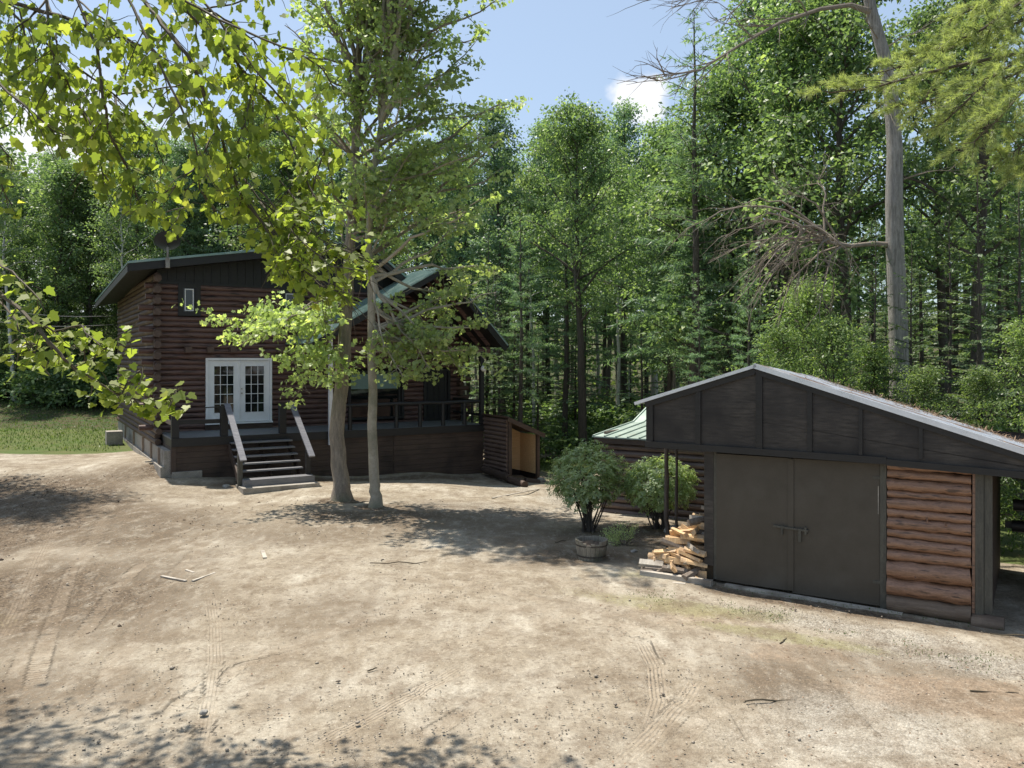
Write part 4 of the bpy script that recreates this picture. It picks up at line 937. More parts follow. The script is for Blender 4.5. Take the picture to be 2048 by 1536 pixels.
rock(1345, 0, .45, 'low grey stone behind the two poles', .5, 17.2, 3); rock(1385, 0, .35, 'small stone edging the bed beside the log shed', .6, 16.4, 4)
rock(452, 0, .28, 'pale stone on the ground left of the porch stairs', .5, 22.8, 5); rock(2012, 0, 1.5, 'pale boulder in the grass beyond the garage', .45, 24, 6)
rock(1268, 0, .16, 'small pale stone on the ground right of the half barrel', .5, 15.3, 7)
rock(882, 0, .09, 'small pale stone in the bare dirt of the yard', .6, 8.6, 8).location = (-3.1, 8.3, .03)
def timbers():
    for k, (a, b_, r, lab) in enumerate((((968, 938, 28), (1020, 957, 26.4), .13, 'uppermost round landscape log at the foot of the cellar entry'), ((1015, 957, 26.6), (1050, 970, 25.6), .12, 'lower round landscape log stepping down from the cellar entry'), ((1050, 962, 27), (1078, 966, 27.2), .12, 'squared timber sill across the cellar entry'))):
        A, B = W(*a), W(*b_); tag(MB().tube([A, A.lerp(B, .5), B], r, 10, wob=.05).build('landscape_log', M['skirt'], smooth=True), lab, 'log')
    for k, (x0, y0, x1, y1, w, lab) in enumerate(((323, 1157, 372, 1166, .07, 'left pale board of the broken V on the dirt'), (385, 1166, 430, 1150, .06, 'right pale board of the broken V on the dirt'), (525, 1106, 530, 1120, .1, 'short pale board lying alone in the yard'), (985, 1022, 1078, 992, .07, 'long pale board edging the path by the cellar entry'), (372, 1145, 388, 1150, .06, 'small pale wood chip beside the broken V'))):
        Y0, Y1 = CZ * F / (y0 - HY), CZ * F / (y1 - HY); A, B = W(x0, y0, Y0), W(x1, y1, Y1)
        A.z = G(A.x, A.y); B.z = G(B.x, B.y)
        if k == 3: A = W(985, 1022, 21.5); B = W(1078, 992, 25); A.z = G(A.x, A.y) ; B.z = G(B.x, B.y)
        A.z += .02; B.z += .02
        tag(MB().bar(A, B, w * .7, .02).build('loose_board', M['wood_grey']), lab, 'board')
timbers()
def scatter():
    rs = np.random.RandomState(3); b = []; n = 15000
    y = 6.3 + 17 * rs.uniform(0, 1, n) ** 1.7; x = rs.uniform(-.66, .66, n) * y
    dens = vnoise(x, y, 1.3, 77) + vnoise(x, y, .5, 78) * .5
    keep = (dens - .03 * (x + 2) > .8) | (rs.uniform(0, 1, n) < .16); x, y = x[keep], y[keep]; n = len(x)
    # keep clear of the buildings
    r = rs.uniform(.003, .011, n) * (1 + (rs.uniform(0, 1, n) > .97) * 1.2) * (1 + y / 30); z = ground(x, y)
    base = np.array([(1, 0, 0), (-1, 0, 0), (0, 1, 0), (0, -1, 0), (0, 0, .7), (0, 0, -.7), ], float); fc = np.array([(0, 2, 4), (2, 1, 4), (1, 3, 4), (3, 0, 4), (2, 0, 5), (1, 2, 5), (3, 1, 5), (0, 3, 5)])
    a = rs.uniform(0, 6.28, n); V = base[None] * r[:, None, None] * rs.uniform(.6, 1.3, (n, 6, 1)); c, s = np.cos(a)[:, None], np.sin(a)[:, None]
    V = np.stack([V[..., 0] * c - V[..., 1] * s, V[..., 0] * s + V[..., 1] * c, V[..., 2]], -1) + np.stack([x, y, z + r * .2 + .004], 1)[:, None]
    Fc = (fc[None] + (np.arange(n) * 6)[:, None, None]).reshape(-1, 3); me = bpy.data.meshes.new('pebbles'); raw_mesh(me, V.reshape(-1, 3), Fc); me.materials.append(M['stone'])
    me.materials.clear(); me.materials.append(M['pebble']); o = bpy.data.objects.new('pebbles', me); COL.objects.link(o); tag(o, 'small pebbles and clods strewn over the dirt yard', 'pebbles', kind='stuff')
    # clods of dug earth on the dark soil at the left
    n = 5200; x = rs.uniform(-15, -5, n); y = rs.uniform(8, 23.5, n); k = (x / y > -.66) & (vnoise(x, y, .9, 91) + .5 * vnoise(x, y, .3, 92) + .05 * (-x - 9) > .86) & ~((y > 21.3) & (x > -10.2)); x, y = x[k], y[k]; n = len(x)
    r = rs.uniform(.006, .022, n) * (1 + 1.2 * (rs.uniform(0, 1, n) > .94)); z = ground(x, y); V = base[None] * r[:, None, None] * rs.uniform(.6, 1.4, (n, 6, 1)) + np.stack([x, y, z + r * .1], 1)[:, None]
    Fc = (fc[None] + (np.arange(n) * 6)[:, None, None]).reshape(-1, 3); me = bpy.data.meshes.new('clods'); raw_mesh(me, V.reshape(-1, 3), Fc); me.materials.append(M['soil']); o = bpy.data.objects.new('clods', me); COL.objects.link(o); tag(o, 'dark clods of dug earth at the left of the yard', 'clods', kind='stuff')
    n = 5200; y = 6.3 + 16 * rs.uniform(0, 1, n) ** 1.6; x = rs.uniform(-.66, .66, n) * y; D = rs.normal(size=(n, 3)); D[:, 2] *= .15
    right = rs.uniform(0, 1, n) < np.clip(.25 + x * .12, .08, 1); x, y, D = x[right], y[right], D[right]; n = len(x)
    P = np.stack([x, y, ground(x, y) + .015], 1)
    o = leaf_obj('leaf_litter', [(leaf_arrays(P, D, np.tile([0, 0, 1.], (n, 1)) + rs.normal(size=(n, 3)) * .3, rs.uniform(.012, .045, n), T_OVAL, 1.2, .2, .2), rs.uniform(0, 1, n))], M['needle_litter'])
    tag(o, 'dry leaves, needles and twigs scattered on the dirt', 'leaf litter', kind='stuff')
    # fallen twigs
    b = MB(); rng = random.Random(4)
    for px, py, L, a in ((740, 1128, 1.0, .1), (1980, 1270, .8, -.3), (1490, 1406, .5, .1), (1940, 1385, .5, -.1), (735, 1345, .12, .6), (1560, 1290, .3, 1), (1110, 1085, .3, .6), (640, 1010, .8, .2), (700, 1012, .7, -.2)):
        Y = CZ * F / (py - HY); x = (px - 1024) / F * Y; p0 = Vector((x, Y, G(x, Y) + .02)); p1 = p0 + Vector((math.cos(a) * L, math.sin(a) * L, 0)); p1.z = G(p1.x, p1.y) + .03
        b.tube(wiggle(p0, p1, 6, .25, rng=rng), [.009] * 6 + [.004], 5)
    tag(b.build('fallen_twigs', M['twig']), 'thin bare twigs fallen on the yard', 'twigs', kind='stuff')
scatter()

# ================================================================== TREES
def near_maple(px, Y, r0, H, path, name_label, limbs, bark, seed, leafsize=.112, nper=6, leaf='leaf_maple'):
    """a tree standing in the yard: trunk follows path [(px,py)], limbs = [(start height fraction, (px,py,Y) tip, n twigs)]"""
    rng = random.Random(seed); rs = np.random.RandomState(seed)
    x = (px - 1024) / F * Y; g = G(x, Y); t = empty('maple_tree', (x, Y, g), 0, name_label, 'tree')
    base = Vector((x, Y, g))
    P = [Vector((0, 0, -.3)), Vector((0, 0, .0)), Vector((.0, 0, .25))] + [W(a, b, Y) - base for a, b in path]
    Q = []
    for a, b in zip(P[2:-1], P[3:]):
        for k in range(3): Q.append(a.lerp(b, k / 3) + Vector((rng.uniform(-.02, .02), rng.uniform(-.02, .02), 0)))
    Q = P[:2] + Q + [P[-1]]; zt = Q[-1].z
    rad = [r0 * 1.75, r0 * 1.45] + [max(.02, r0 * (1 - .9 * max(0, q.z / zt) ** 1.0)) * (1 + .4 * math.exp(-max(0, q.z) / .22)) for q in Q[2:]]
    MB().tube(Q, rad, 16, wob=.035, rng=rng).build('trunk', M[bark], t, True)
    wood = MB(); C = []
    def at_z(z):
        for a, b in zip(Q[:-1], Q[1:]):
            if a.z <= z <= b.z: return a.lerp(b, (z - a.z) / (b.z - a.z))
        return Q[-1]
    for z0, tip, ntw, dens in limbs:
        a = at_z(z0); e = Vector(tip) - base; L = (e - a).length
        lp = wiggle(a, e, 9, .3, rng.uniform(-.15, .2), rng=rng); rr = .014 + .010 * L
        wood.tube(lp, [rr * (1 - .85 * k / 9) + .004 for k in range(10)], 6, cap=False)
        for k in range(ntw):
            s = .38 + .62 * (k + rng.random()) / ntw; p, d = along(lp, min(s, .999))
            o = Vector([rng.gauss(0, 1) for _ in range(3)]); o.z = o.z * .35 - .02; o = (o.normalized() + d * .7).normalized() * rng.uniform(.25, .75) * min(1.2, .5 + L * .2)
            q = p + o; tw = wiggle(p, q, 4, .3, .05, rng=rng)
            wood.tube(tw, [.010, .008, .006, .005, .003], 4, cap=False)
            if rng.random() > dens * .9: continue
            for j in range(4):
                c = p.lerp(q, .45 + .2 * j) + Vector([rng.gauss(0, .09), rng.gauss(0, .09), rng.gauss(0, .04)]); C.append(c)
    wood.build('limbs', M[bark], t, True)
    leaf_obj('crown', [clusters(C, nper, .17, .38, leafsize, T_STAR, rs, up=.52, droop=.35, fold=.15)], M[leaf], t)
    return t
def make_front_maples():
    rng = random.Random(21)
    L1 = []; L2 = []
    # low boughs drooping across the cabin
    for tip in ((440, 640, 19.6), (470, 690, 20.4), (520, 620, 20.8), (575, 730, 19.8), (600, 790, 20.2), (560, 660, 21.2), (610, 700, 19.4), (530, 665, 19.2), (640, 640, 19.2), (655, 760, 19.4)):
        L1.append((rng.uniform(4.2, 5.6), W(*tip), 13, .85))
    for tip in ((960, 700, 19.3), (930, 740, 20.5), (890, 620, 20.6), (990, 580, 20), (860, 740, 19.0), (830, 690, 20.2), (800, 760, 18.8), (905, 680, 18.8), (760, 700, 18.7), (1000, 540, 21.5), (940, 600, 21), (900, 720, 19.6), (970, 640, 20), (870, 680, 19.4), (820, 740, 19.5), (950, 560, 20.5)):
        L2.append((rng.uniform(4.0, 6.0), W(*tip), 9, .85))
    # upper crown
    for i in range(70):
        py = 440 - 740 * ((i + rng.random()) / 70); half = 130 + 110 * math.sin(math.pi * min(1, max(0, (560 - py) / 860 * .8 + .15)))
        px = 745 + rng.uniform(-1, 1) * half + (40 if py < 420 else 10); Y = 20.3 + rng.uniform(-2.2, 2.2)
        z = CZ - (py - HY) / F * 20; L1.append((max(3.8, z - rng.uniform(.6, 2.0)), W(px, py, Y), 8, .8))
    for i in range(60):
        py = 450 - 710 * ((i + rng.random()) / 60); px = 845 + rng.uniform(-1, 1) * (85 + 75 * math.sin(math.pi * (560 - py) / 860)); Y = 19.8 + rng.uniform(-2, 2)
        z = CZ - (py - HY) / F * 20; L2.append((max(3.8, z - rng.uniform(.6, 2.2)), W(px, py, Y), 8, .8))
    for i in range(10):
        L2.append((rng.uniform(9, 12.5), W(rng.uniform(650, 860), rng.uniform(-330, -50), 20 + rng.uniform(-2, 2)), 10, .9))
    for i in range(13): L2.append((rng.uniform(9, 12.5), W(rng.uniform(700, 930), rng.uniform(-460, -180), rng.uniform(17, 19.5)), 10, .95))
    for i in range(13): L1.append((rng.uniform(9.5, 13.5), W(rng.uniform(560, 960), rng.uniform(-420, -60), 20.8 + rng.uniform(-2, 2)), 9, .95))
    near_maple(684, 20.4, .2, 12, [(682, 960), (672, 870), (683, 770), (690, 690), (697, 560), (704, 440), (712, 300), (716, 150), (722, 0), (725, -330)], 'thicker rough barked maple nearest the porch stairs, its trunk bowed at the waist', L1, 'bark_maple', 1)
    near_maple(751, 19.6, .125, 12, [(748, 960), (744, 850), (745, 750), (743, 600), (738, 470), (745, 340), (770, 200), (800, 60), (840, -280)], 'slender pale barked maple with a straight smooth trunk beside the thicker one', L2, 'bark_smooth', 2)
make_front_maples()

def overhang():
    """boughs of a maple whose trunk stands just left of the view"""
    rng = random.Random(31); rs = np.random.RandomState(31)
    B = Vector((-8.6, 9.5, 0)); t = empty('overhanging_maple', (B.x, B.y, G(B.x, B.y)), 0, 'maple at the left whose lobed leaves and drooping boughs hang across the top corner', 'tree'); B = Vector(t.location)
    MB().tube(wiggle((0, 0, -.3), (.4, .1, 11), 12, .1, rng=rng), [.3 - .02 * i for i in range(13)], 12, wob=.04, rng=rng).build('trunk', M['bark_dark'], t, True)
    lines = [
        (9.2, [(-120, -40), (23, 4), (117, 31), (187, 59), (250, 78), (305, 101), (351, 148), (400, 200), (440, 260)], .022),
        (8.2, [(150, -120), (289, 0), (324, 51), (375, 113), (414, 203), (437, 258), (461, 336), (488, 402), (539, 461), (578, 504), (625, 555), (680, 590)], .022),
        (8.8, [(230, -120), (344, 0), (375, 27), (430, 78), (469, 121), (504, 168), (547, 219), (578, 281), (609, 348), (641, 422), (660, 504), (690, 560)], .02),
        (8.6, [(60, -120), (156, 0), (195, 98), (207, 195), (219, 266), (258, 344), (273, 395), (312, 425), (371, 415)], .016),
        (9.0, [(40, -100), (94, 0), (98, 90), (117, 133), (156, 211), (188, 273), (203, 336), (211, 371)], .014),
        (8.0, [(-200, 40), (-60, 110), (0, 168), (51, 215), (94, 254), (129, 270)], .016),
        (9.6, [(280, -100), (371, 20), (410, 20), (469, 47), (508, 82), (539, 129), (600, 190)], .014),
        (8.4, [(200, -100), (330, -20), (440, 40), (560, 90), (640, 130), (668, 180)], .014),
        (9.4, [(-60, -60), (60, 60), (150, 130), (230, 190), (300, 260), (330, 330)], .014),
        (9.8, [(-100, -60), (40, 20), (60, 110), (75, 190), (110, 240)], .012),
        (7.8, [(120, -140), (250, -20), (300, 90), (360, 210), (395, 300), (400, 380), (430, 420)], .014),
        (8.0, [(520, 380), (560, 430), (600, 480), (660, 530), (735, 545)], .008), (8.3, [(560, 360), (610, 420), (640, 480), (690, 500), (740, 525)], .008), (8.1, [(500, 410), (540, 470), (590, 520), (640, 570), (700, 590)], .008), (8.6, [(470, 330), (520, 400), (570, 440), (640, 470), (700, 500)], .008), (8.9, [(320, -100), (430, 30), (520, 150), (600, 240), (650, 300), (668, 380)], .013),
    ]
    low = [(7.0, [(-260, 420), (-90, 520), (0, 580), (49, 628), (98, 680), (130, 719), (182, 758), (235, 788), (300, 806), (350, 795)], .017), (7.2, [(-260, 470), (-120, 560), (0, 600), (30, 640), (60, 690), (100, 752)], .010),
           (6.9, [(-220, 380), (-80, 470), (-10, 520), (40, 555), (80, 600)], .010), (6.95, [(60, 640), (110, 665), (160, 650), (200, 690)], .007), (6.95, [(150, 735), (190, 715), (230, 680), (275, 645)], .007), (7.0, [(240, 790), (262, 760), (290, 730)], .006), (7.0, [(300, 806), (335, 790), (362, 775)], .005),
           (7.1, [(90, 672), (60, 690), (30, 678)], .005), (9, [(-160, 180), (-60, 250), (0, 290), (30, 330)], .01), (9, [(-160, 280), (-60, 330), (0, 360), (25, 410)], .01)]
    upper = [True]; sunny = [False]; wood = MB(); P = []; D = []; Nn = []; sz = []
    LX = [-400, 0, 120, 210, 300, 370, 480, 560, 690, 745, 800]; LY = [330, 300, 290, 395, 450, 455, 460, 590, 610, 560, 300]
    def leaf(p, s=1.0):
        q = p + B; px, py = 1024 + F * q.x / q.y, HY - F * (q.z - CZ) / q.y
        if s == 1.0 and upper[0] and (py > np.interp(px, LX, LY) + rng.uniform(-15, 25) or px > (700 if py < 370 else 755)): return
        P.append(p); d = Vector((rng.gauss(0, .6), rng.gauss(0, .6), -1 + rng.gauss(0, .45))); D.append(d)
        if sunny[0]: D[-1] = Vector((rng.gauss(0, 1), rng.gauss(-.3, .8), rng.gauss(-.35, .3))); Nn.append((rng.gauss(-.1, .3), rng.gauss(-.4, .3), 1)); sz.append(s * rng.uniform(.055, .09)); return
        Nn.append((rng.gauss(0, .5), rng.gauss(-.45, .5), rng.gauss(.75, .4))); sz.append(s * rng.uniform(.06, .11))
    def bough(Y, pts, r, nside, reach, lo_, side_lo=.1):
        n = len(pts); Ys = [Y * (.96 if upper[0] else .9) + .5 * math.sin(i * .9 + Y) * .6 for i in range(n)]
        pp = [W(a, b, yy) - B for (a, b), yy in zip(pts, Ys)]
        fine = []
        for a, b in zip(pp[:-1], pp[1:]):
            for k in range(3): fine.append(a.lerp(b, k / 3) + Vector((rng.uniform(-.012, .012), rng.uniform(-.012, .012), rng.uniform(-.012, .012))))
        fine.append(pp[-1]); m = len(fine)
        wood.tube(fine, [r * (1 - .8 * i / m) + .002 for i in range(m)], 6)
        for k in range(nside):
            s = side_lo + (1 - side_lo) * (k + rng.random()) / nside; p, d = along(fine, min(s, .999))
            o = Vector((rng.gauss(0, 1), rng.gauss(0, .8), rng.gauss(-.25, .5))).normalized(); o = (o + d * .9).normalized() * reach * rng.uniform(.35, 1.1) * (1.1 - .6 * s)
            o.z -= .08; tw = wiggle(p, p + o, 5, .25, -.1, rng=rng); wood.tube(tw, [.006, .005, .004, .004, .003, .002], 4, cap=False)
            nl = max(3, int(o.length / lo_))
            for j in range(nl):
                q, _ = along(tw, min(.98, .15 + .85 * (j + rng.random()) / nl)); leaf(q + Vector((rng.gauss(0, .06), rng.gauss(0, .06), rng.gauss(-.03, .04))))
        nl = int(m * .9)
        for j in range(nl): q, _ = along(fine, min(.999, .3 + .7 * rng.random())); leaf(q + Vector((rng.gauss(0, .05), rng.gauss(0, .05), -.04)))
    root = Vector((.3, .1, 8.3))
    for Y, pts, r in lines:
        sunny[0] = r == .008
        if pts[0][1] < 100: wood.tube(wiggle(root, W(*pts[0], Y) - B, 5, .1, rng=rng), [.05, .04, .035, .03, .027, r], 6)
        bough(Y, pts, r, int(2.4 * len(pts)) + 2, .85, .066)
    ko = random.Random(5); kids = 0
    for tries in range(400):
        sunny[0] = False
        if kids >= 17: break
        Y, pts, r = lines[ko.randrange(len(lines))]; i = ko.randrange(1, len(pts) - 1); (ax, ay), (bx, by) = pts[i], pts[i + 1]; a = math.atan2(by - ay, bx - ax) + R(ko.choice((-1, 1)) * ko.uniform(20, 55)); L = ko.uniform(120, 300)
        q = [(ax, ay)]
        for j in range(1, 6): a += R(ko.uniform(-6, 14)); q.append((q[-1][0] + math.cos(a) * L / 5, q[-1][1] + math.sin(a) * L / 5))
        if q[-1][1] > np.interp(q[-1][0], LX, LY) or q[-1][0] > 700: continue
        bough(Y + ko.uniform(-.1, .1), q, .009, 7, .55, .062); kids += 1
    upper[0] = False; sunny[0] = True
    for i, (Y, pts, r) in enumerate(low):
        if i < 3: wood.tube(wiggle(Vector((.1, 0, 5.2)), W(*pts[0], Y) - B, 5, .1, rng=rng), [.04, .035, .03, .025, .022, r], 6)
        if i == 1: bough(Y, pts, r, 3, .25, .12, .0)
        else: bough(Y, pts, r, int(1.7 * len(pts)) + 3, .22, .046, .3 if i == 0 else .05)
    sunny[0] = False
    # a handful of out-of-frame boughs, which throw the soft shade on the near ground
    for k in range(16):
        a = Vector((rng.uniform(-.6, 3.1), rng.uniform(-.2, 1.5), rng.uniform(8.0, 9.3)))
        lp = wiggle(root, a, 6, .2, rng=rng); wood.tube(lp, [.04, .035, .03, .02, .015, .01, .006], 5)
        for j in range(60):
            q, _ = along(lp, min(.999, rng.uniform(.35, 1))); leaf(q + Vector((rng.gauss(0, .35), rng.gauss(0, .35), rng.gauss(0, .2))), 1.2)
    wood.build('boughs', M['twig'], t, True)
    tint = np.clip(rs.beta(2, 3, len(P)) + .15 * (rs.uniform(0, 1, len(P)) > .9), 0, 1)
    leaf_obj('crown', [(leaf_arrays(P, D, Nn, sz, T_MAPLE, 1.0, .3, .18), tint)], M['leaf_over'], t)
overhang()

def pine_bough():
    rng = random.Random(41); rs = np.random.RandomState(41)
    B = Vector((10.6, 12.0, 0)); B.z = G(B.x, B.y); t = empty('white_pine', B, 0, 'soft yellow green pine whose long needled boughs reach in from the top right corner', 'tree')
    MB().tube(wiggle((0, 0, -.3), (0, 0, 13), 10, .05, rng=rng), [.28 - .02 * i for i in range(11)], 12, wob=.04, rng=rng).build('trunk', M['bark_dark'], t, True)
    lines = [(11.5, [(2420, 60), (2250, 80), (2048, 105), (1929, 128), (1838, 150), (1747, 175), (1656, 186)], .03), (11.0, [(2380, 0), (2200, 50), (2048, 112), (1990, 150), (1940, 195), (1883, 250)], .025),
             (11.9, [(2420, -120), (2200, -60), (2048, 0), (1997, 36), (1956, 64), (1880, 95), (1820, 110)], .03), (10.6, [(2400, 20), (2250, 60), (2120, 120), (2048, 180), (1995, 240), (1930, 300)], .022), (12.2, [(2400, -40), (2200, 0), (2080, 30), (1960, 70), (1850, 120), (1740, 150)], .022),
             (11.2, [(2420, 90), (2300, 120), (2150, 200), (2060, 280), (1990, 330)], .02), (11.6, [(2420, 60), (2200, 80), (2000, 160), (1860, 200), (1790, 215)], .018), (12.4, [(2400, -160), (2200, -100), (2060, -40), (1980, 0), (1900, 40)], .02), (10.9, [(2400, 130), (2250, 190), (2120, 270), (2050, 350)], .016)]
    wood = MB(); P = []; D = []; sz = []; ti = []
    for Y, pts, r in lines:
        pp = [W(a, b, Y + .25 * math.sin(i * 1.3)) - B for i, (a, b) in enumerate(pts)]; pp = [Vector((0, 0, pp[0].z + .3))] + pp; m = len(pp)
        wood.tube(pp, [r * (1.3 - 1.1 * i / m) for i in range(m)], 6)
        for k in range(44):
            s = .32 + .68 * (k + rng.random()) / 44; p, d = along(pp, min(.999, s)); o = Vector((rng.gauss(0, .7), rng.gauss(0, .9), rng.gauss(.05, .33))).normalized(); o = (o + d * .9).normalized() * rng.uniform(.25, .75) * (1.25 - .6 * s)
            tw = wiggle(p, p + o, 4, .2, -.15, rng=rng); wood.tube(tw, [.008, .006, .005, .004, .003], 4, cap=False); ct = rng.random()
            for j in range(9):
                q, dd = along(tw, min(.99, .3 + .7 * (j + rng.random()) / 9)); sub = (dd + Vector([rng.gauss(0, .6) for _ in range(3)])).normalized() * .07
                for w in range(26):
                    f = rng.random(); P.append(q + sub * f); D.append((dd * .7 + sub.normalized() * .5 + Vector([rng.gauss(0, .55) for _ in range(3)]))); sz.append(rng.uniform(.07, .12)); ti.append(min(1, ct * .45 + rng.random() * .55))
    wood.build('boughs', M['twig'], t, True)
    leaf_obj('crown', [(leaf_arrays(P, D, rs.normal(size=(len(P), 3)), sz, T_NEEDLE, .06, .15, 0), ti)], M['leaf_pine'], t)
pine_bough()

def branching(wood, p, d, L, r, depth, rng, grav=.1, spread=.7):
    n = 6; pts = [p]; dd = d.normalized()
    for i in range(n):
        dd = (dd + Vector((rng.gauss(0, .14), rng.gauss(0, .14), rng.gauss(0, .14) - grav * .12 * (i > 1)))).normalized(); pts.append(pts[-1] + dd * L / n)
    wood.tube(pts, [r * (1 - .8 * i / n) for i in range(n + 1)], 5 if depth else 4, cap=False)
    if depth <= 0: return
    for k in range(5 if depth > 1 else 4):
        i = rng.randint(1, n - 1); o = Vector([rng.gauss(0, 1) for _ in range(3)]); o = (dd * 1.1 + o.normalized() * spread).normalized()
        branching(wood, pts[i], o, L * rng.uniform(.4, .68), r * .45, depth - 1, rng, grav, spread)
def big_gray():
    Y = 18.6; x = (1792 - 1024) / F * Y; B = Vector((x, Y, G(x, Y))); rng = random.Random(51)
    t = empty('bare_limbed_tree', B, 0, 'tall pale grey trunk behind the garage with bare drooping dead limbs', 'tree')
    path = [(1800, 830), (1797, 650), (1790, 500), (1788, 400), (1790, 300), (1783, 200), (1768, 110), (1745, 30), (1725, -60), (1700, -200)]
    P = [Vector((0, 0, -.4))] + [W(a, b, Y) - B for a, b in path]; MB().tube(P, [.24, .215, .20, .195, .185, .17, .15, .135, .125, .11, .1], 16, wob=.04, rng=rng).build('trunk', M['bark_grey'], t, True)
    w = MB()
    A = [W(1772, 490, Y) - B, W(1750, 487, Y - .2) - B, W(1700, 492, Y - .6) - B, W(1660, 485, Y - .9) - B, W(1640, 452, Y - 1) - B, W(1600, 452, Y - 1.2) - B]
    w.tube(A, [.07, .055, .045, .04, .03, .02], 8)
    for tip in ((1450, 420), (1460, 500), (1500, 560), (1520, 600), (1480, 620), (1555, 640), (1600, 610), (1690, 600), (1720, 540), (1440, 470), (1420, 540), (1470, 580), (1540, 700), (1600, 660), (1380, 480), (1500, 440), (1580, 380), (1640, 340), (1560, 520), (1500, 670), (1620, 560)):
        s = rng.uniform(.35, 1); p, _ = along(A, min(.99, s)); e = W(*tip, Y + rng.uniform(-1.6, -.3)) - B; lp = wiggle(p, e, 7, .4, -.35, rng=rng); w.tube(lp, [.03 - .0036 * k for k in range(8)], 5)
        for k in range(7): q, d = along(lp, rng.uniform(.25, .98)); branching(w, q, d + Vector((rng.gauss(0, .6), rng.gauss(0, .4), rng.gauss(-.2, .5))), rng.uniform(.4, 1.0), .009, 1, rng, .3)
    # dead limb at the top, sweeping left
    A = [W(1745, 25, Y) - B, W(1700, 10, Y - .3) - B, W(1640, 18, Y - .6) - B, W(1560, 45, Y - 1) - B, W(1480, 90, Y - 1.3) - B, W(1400, 140, Y - 1.6) - B, W(1300, 158, Y - 1.9) - B]
    w.tube(A, [.08, .055, .045, .035, .028, .018, .006], 7)
    for k in range(20): q, d = along(A, rng.uniform(.35, .98)); branching(w, q, d + Vector((rng.gauss(-.2, .5), rng.gauss(0, .4), rng.gauss(.15, .6))), rng.uniform(.6, 1.5), .018, 1, rng, -.05)
    for k in range(9): q = W(1480 + rng.uniform(-60, 60), -20, Y - 1.3) - B; branching(w, q, Vector((-1, 0, rng.uniform(-.45, .1))), rng.uniform(1.2, 2.0), .02, 1, rng, .2)
    w.tube([W(1745, -10, Y) - B, W(1650, -40, Y - .6) - B, W(1540, -35, Y - 1.3) - B, W(1420, -10, Y - 1.3) - B], [.08, .06, .05, .03], 6)
    for k in range(5): q, d = along(P, rng.uniform(.4, .75)); branching(w, q, Vector((rng.uniform(-1, 1), -.3, .2)), rng.uniform(.8, 1.6), .02, 1, rng, .3)
    w.build('dead_limbs', M['dead_twig'], t, True)
big_gray()

def rhodo(name, px, Y, wpx, ytop, ybase, seed, label, dark=0):
    rng = random.Random(seed); rs = np.random.RandomState(seed); x = (px - 1024) / F * Y; g = G(x, Y); t = empty(name, (x, Y, g), 0, label, 'bush')
    H = (ybase - ytop) / F * Y; Rr = wpx / 2 / F * Y; w = MB(); C = []
    for k in range(26):
        a = rng.uniform(0, 6.28); q = rng.uniform(.3, 1); e = Vector((math.cos(a) * Rr * q * .8, math.sin(a) * Rr * q * .6, H * rng.uniform(.45, .85)))
        lp = wiggle((rng.uniform(-.12, .12), rng.uniform(-.1, .1), -.05), e, 6, .35, -.15, rng=rng); w.tube(lp, [.018, .016, .014, .012, .01, .008, .005], 5)
    w.build('stems', M['bark_dark'], t, True)
    for k in range(980):
        d = Vector(rs.normal(size=3)).normalized(); rr = rng.uniform(.55, 1.0) ** .6 * (1 + .12 * math.sin(5 * d.x + seed) * math.sin(4 * d.z + d.y * 5))
        c = Vector((d.x * Rr * rr, d.y * Rr * .8 * rr, H * .62 + d.z * H * .40 * rr)); 
        if c.z < H * .4 and rng.random() < .55: continue
        C.append(c)
    C = np.array(C); n = len(C); npr = 13; a = np.tile(np.arange(npr) * 2.4, n) + rs.uniform(0, 6, n).repeat(npr)
    ax = unit(np.array([C[:, 0], C[:, 1], (C[:, 2] - H * .5)]).T * .9 + np.array([0, 0, .45])).repeat(npr, 0); o1 = unit(np.cross(ax, [0.3, .2, 1.])); o2 = np.cross(ax, o1)
    D = o1 * np.cos(a)[:, None] + o2 * np.sin(a)[:, None] + ax * rs.uniform(-.2, .7, (n * npr, 1)); tint = np.clip(rs.uniform(0, 1, n).repeat(npr) * .6 + rs.uniform(0, .4, n * npr), 0, 1)
    leaf_obj('foliage', [(leaf_arrays(C.repeat(npr, 0) + rs.normal(size=(n * npr, 3)) * .02, D, ax, rs.uniform(.055, .09, n * npr), T_OVAL, .85, .25, .12), tint)], M['leaf_rhodo'], t)
rhodo('rhododendron', 1176, 17.4, 158, 884, 1056, 3, 'large round rhododendron with bare forked stems, behind the half barrel')
rhodo('rhododendron', 1318, 17.6, 150, 904, 1046, 4, 'yellower rhododendron in front of the log shed wall, behind the poles')
def small_bush():
    rng = random.Random(6); rs = np.random.RandomState(6); Y = 15.9; x = (1250 - 1024) / F * Y; t = empty('yew_bush', (x, Y, G(x, Y)), 0, 'small half bare feathery bush between the rhododendrons and the poles', 'bush')
    w = MB(); P = []; D = []
    for k in range(34):
        a = rng.uniform(-1.2, 1.2); L = rng.uniform(.3, .55); e = Vector((math.sin(a) * L * 1.0, rng.uniform(-.25, .25), math.cos(a) * L * .85 + .04)); lp = wiggle((0, 0, 0), e, 4, .3, rng=rng); w.tube(lp, [.007, .006, .005, .004, .002], 4)
        if a > .45 and rng.random() < .8: continue
        for j in range(60): q, d = along(lp, rng.uniform(.35, .99)); P.append(q + Vector([rng.gauss(0, .03) for _ in range(3)])); D.append(d + Vector([rng.gauss(0, .6) for _ in range(3)]))
    w.build('stems', M['dead_twig'], t); n = len(P)
    leaf_obj('foliage', [(leaf_arrays(P, D, rs.normal(size=(n, 3)), rs.uniform(.03, .05, n), T_DIA, .5, .1, 0), rs.uniform(.3, 1, n))], M['leaf_rhodo'], t)
small_bush()

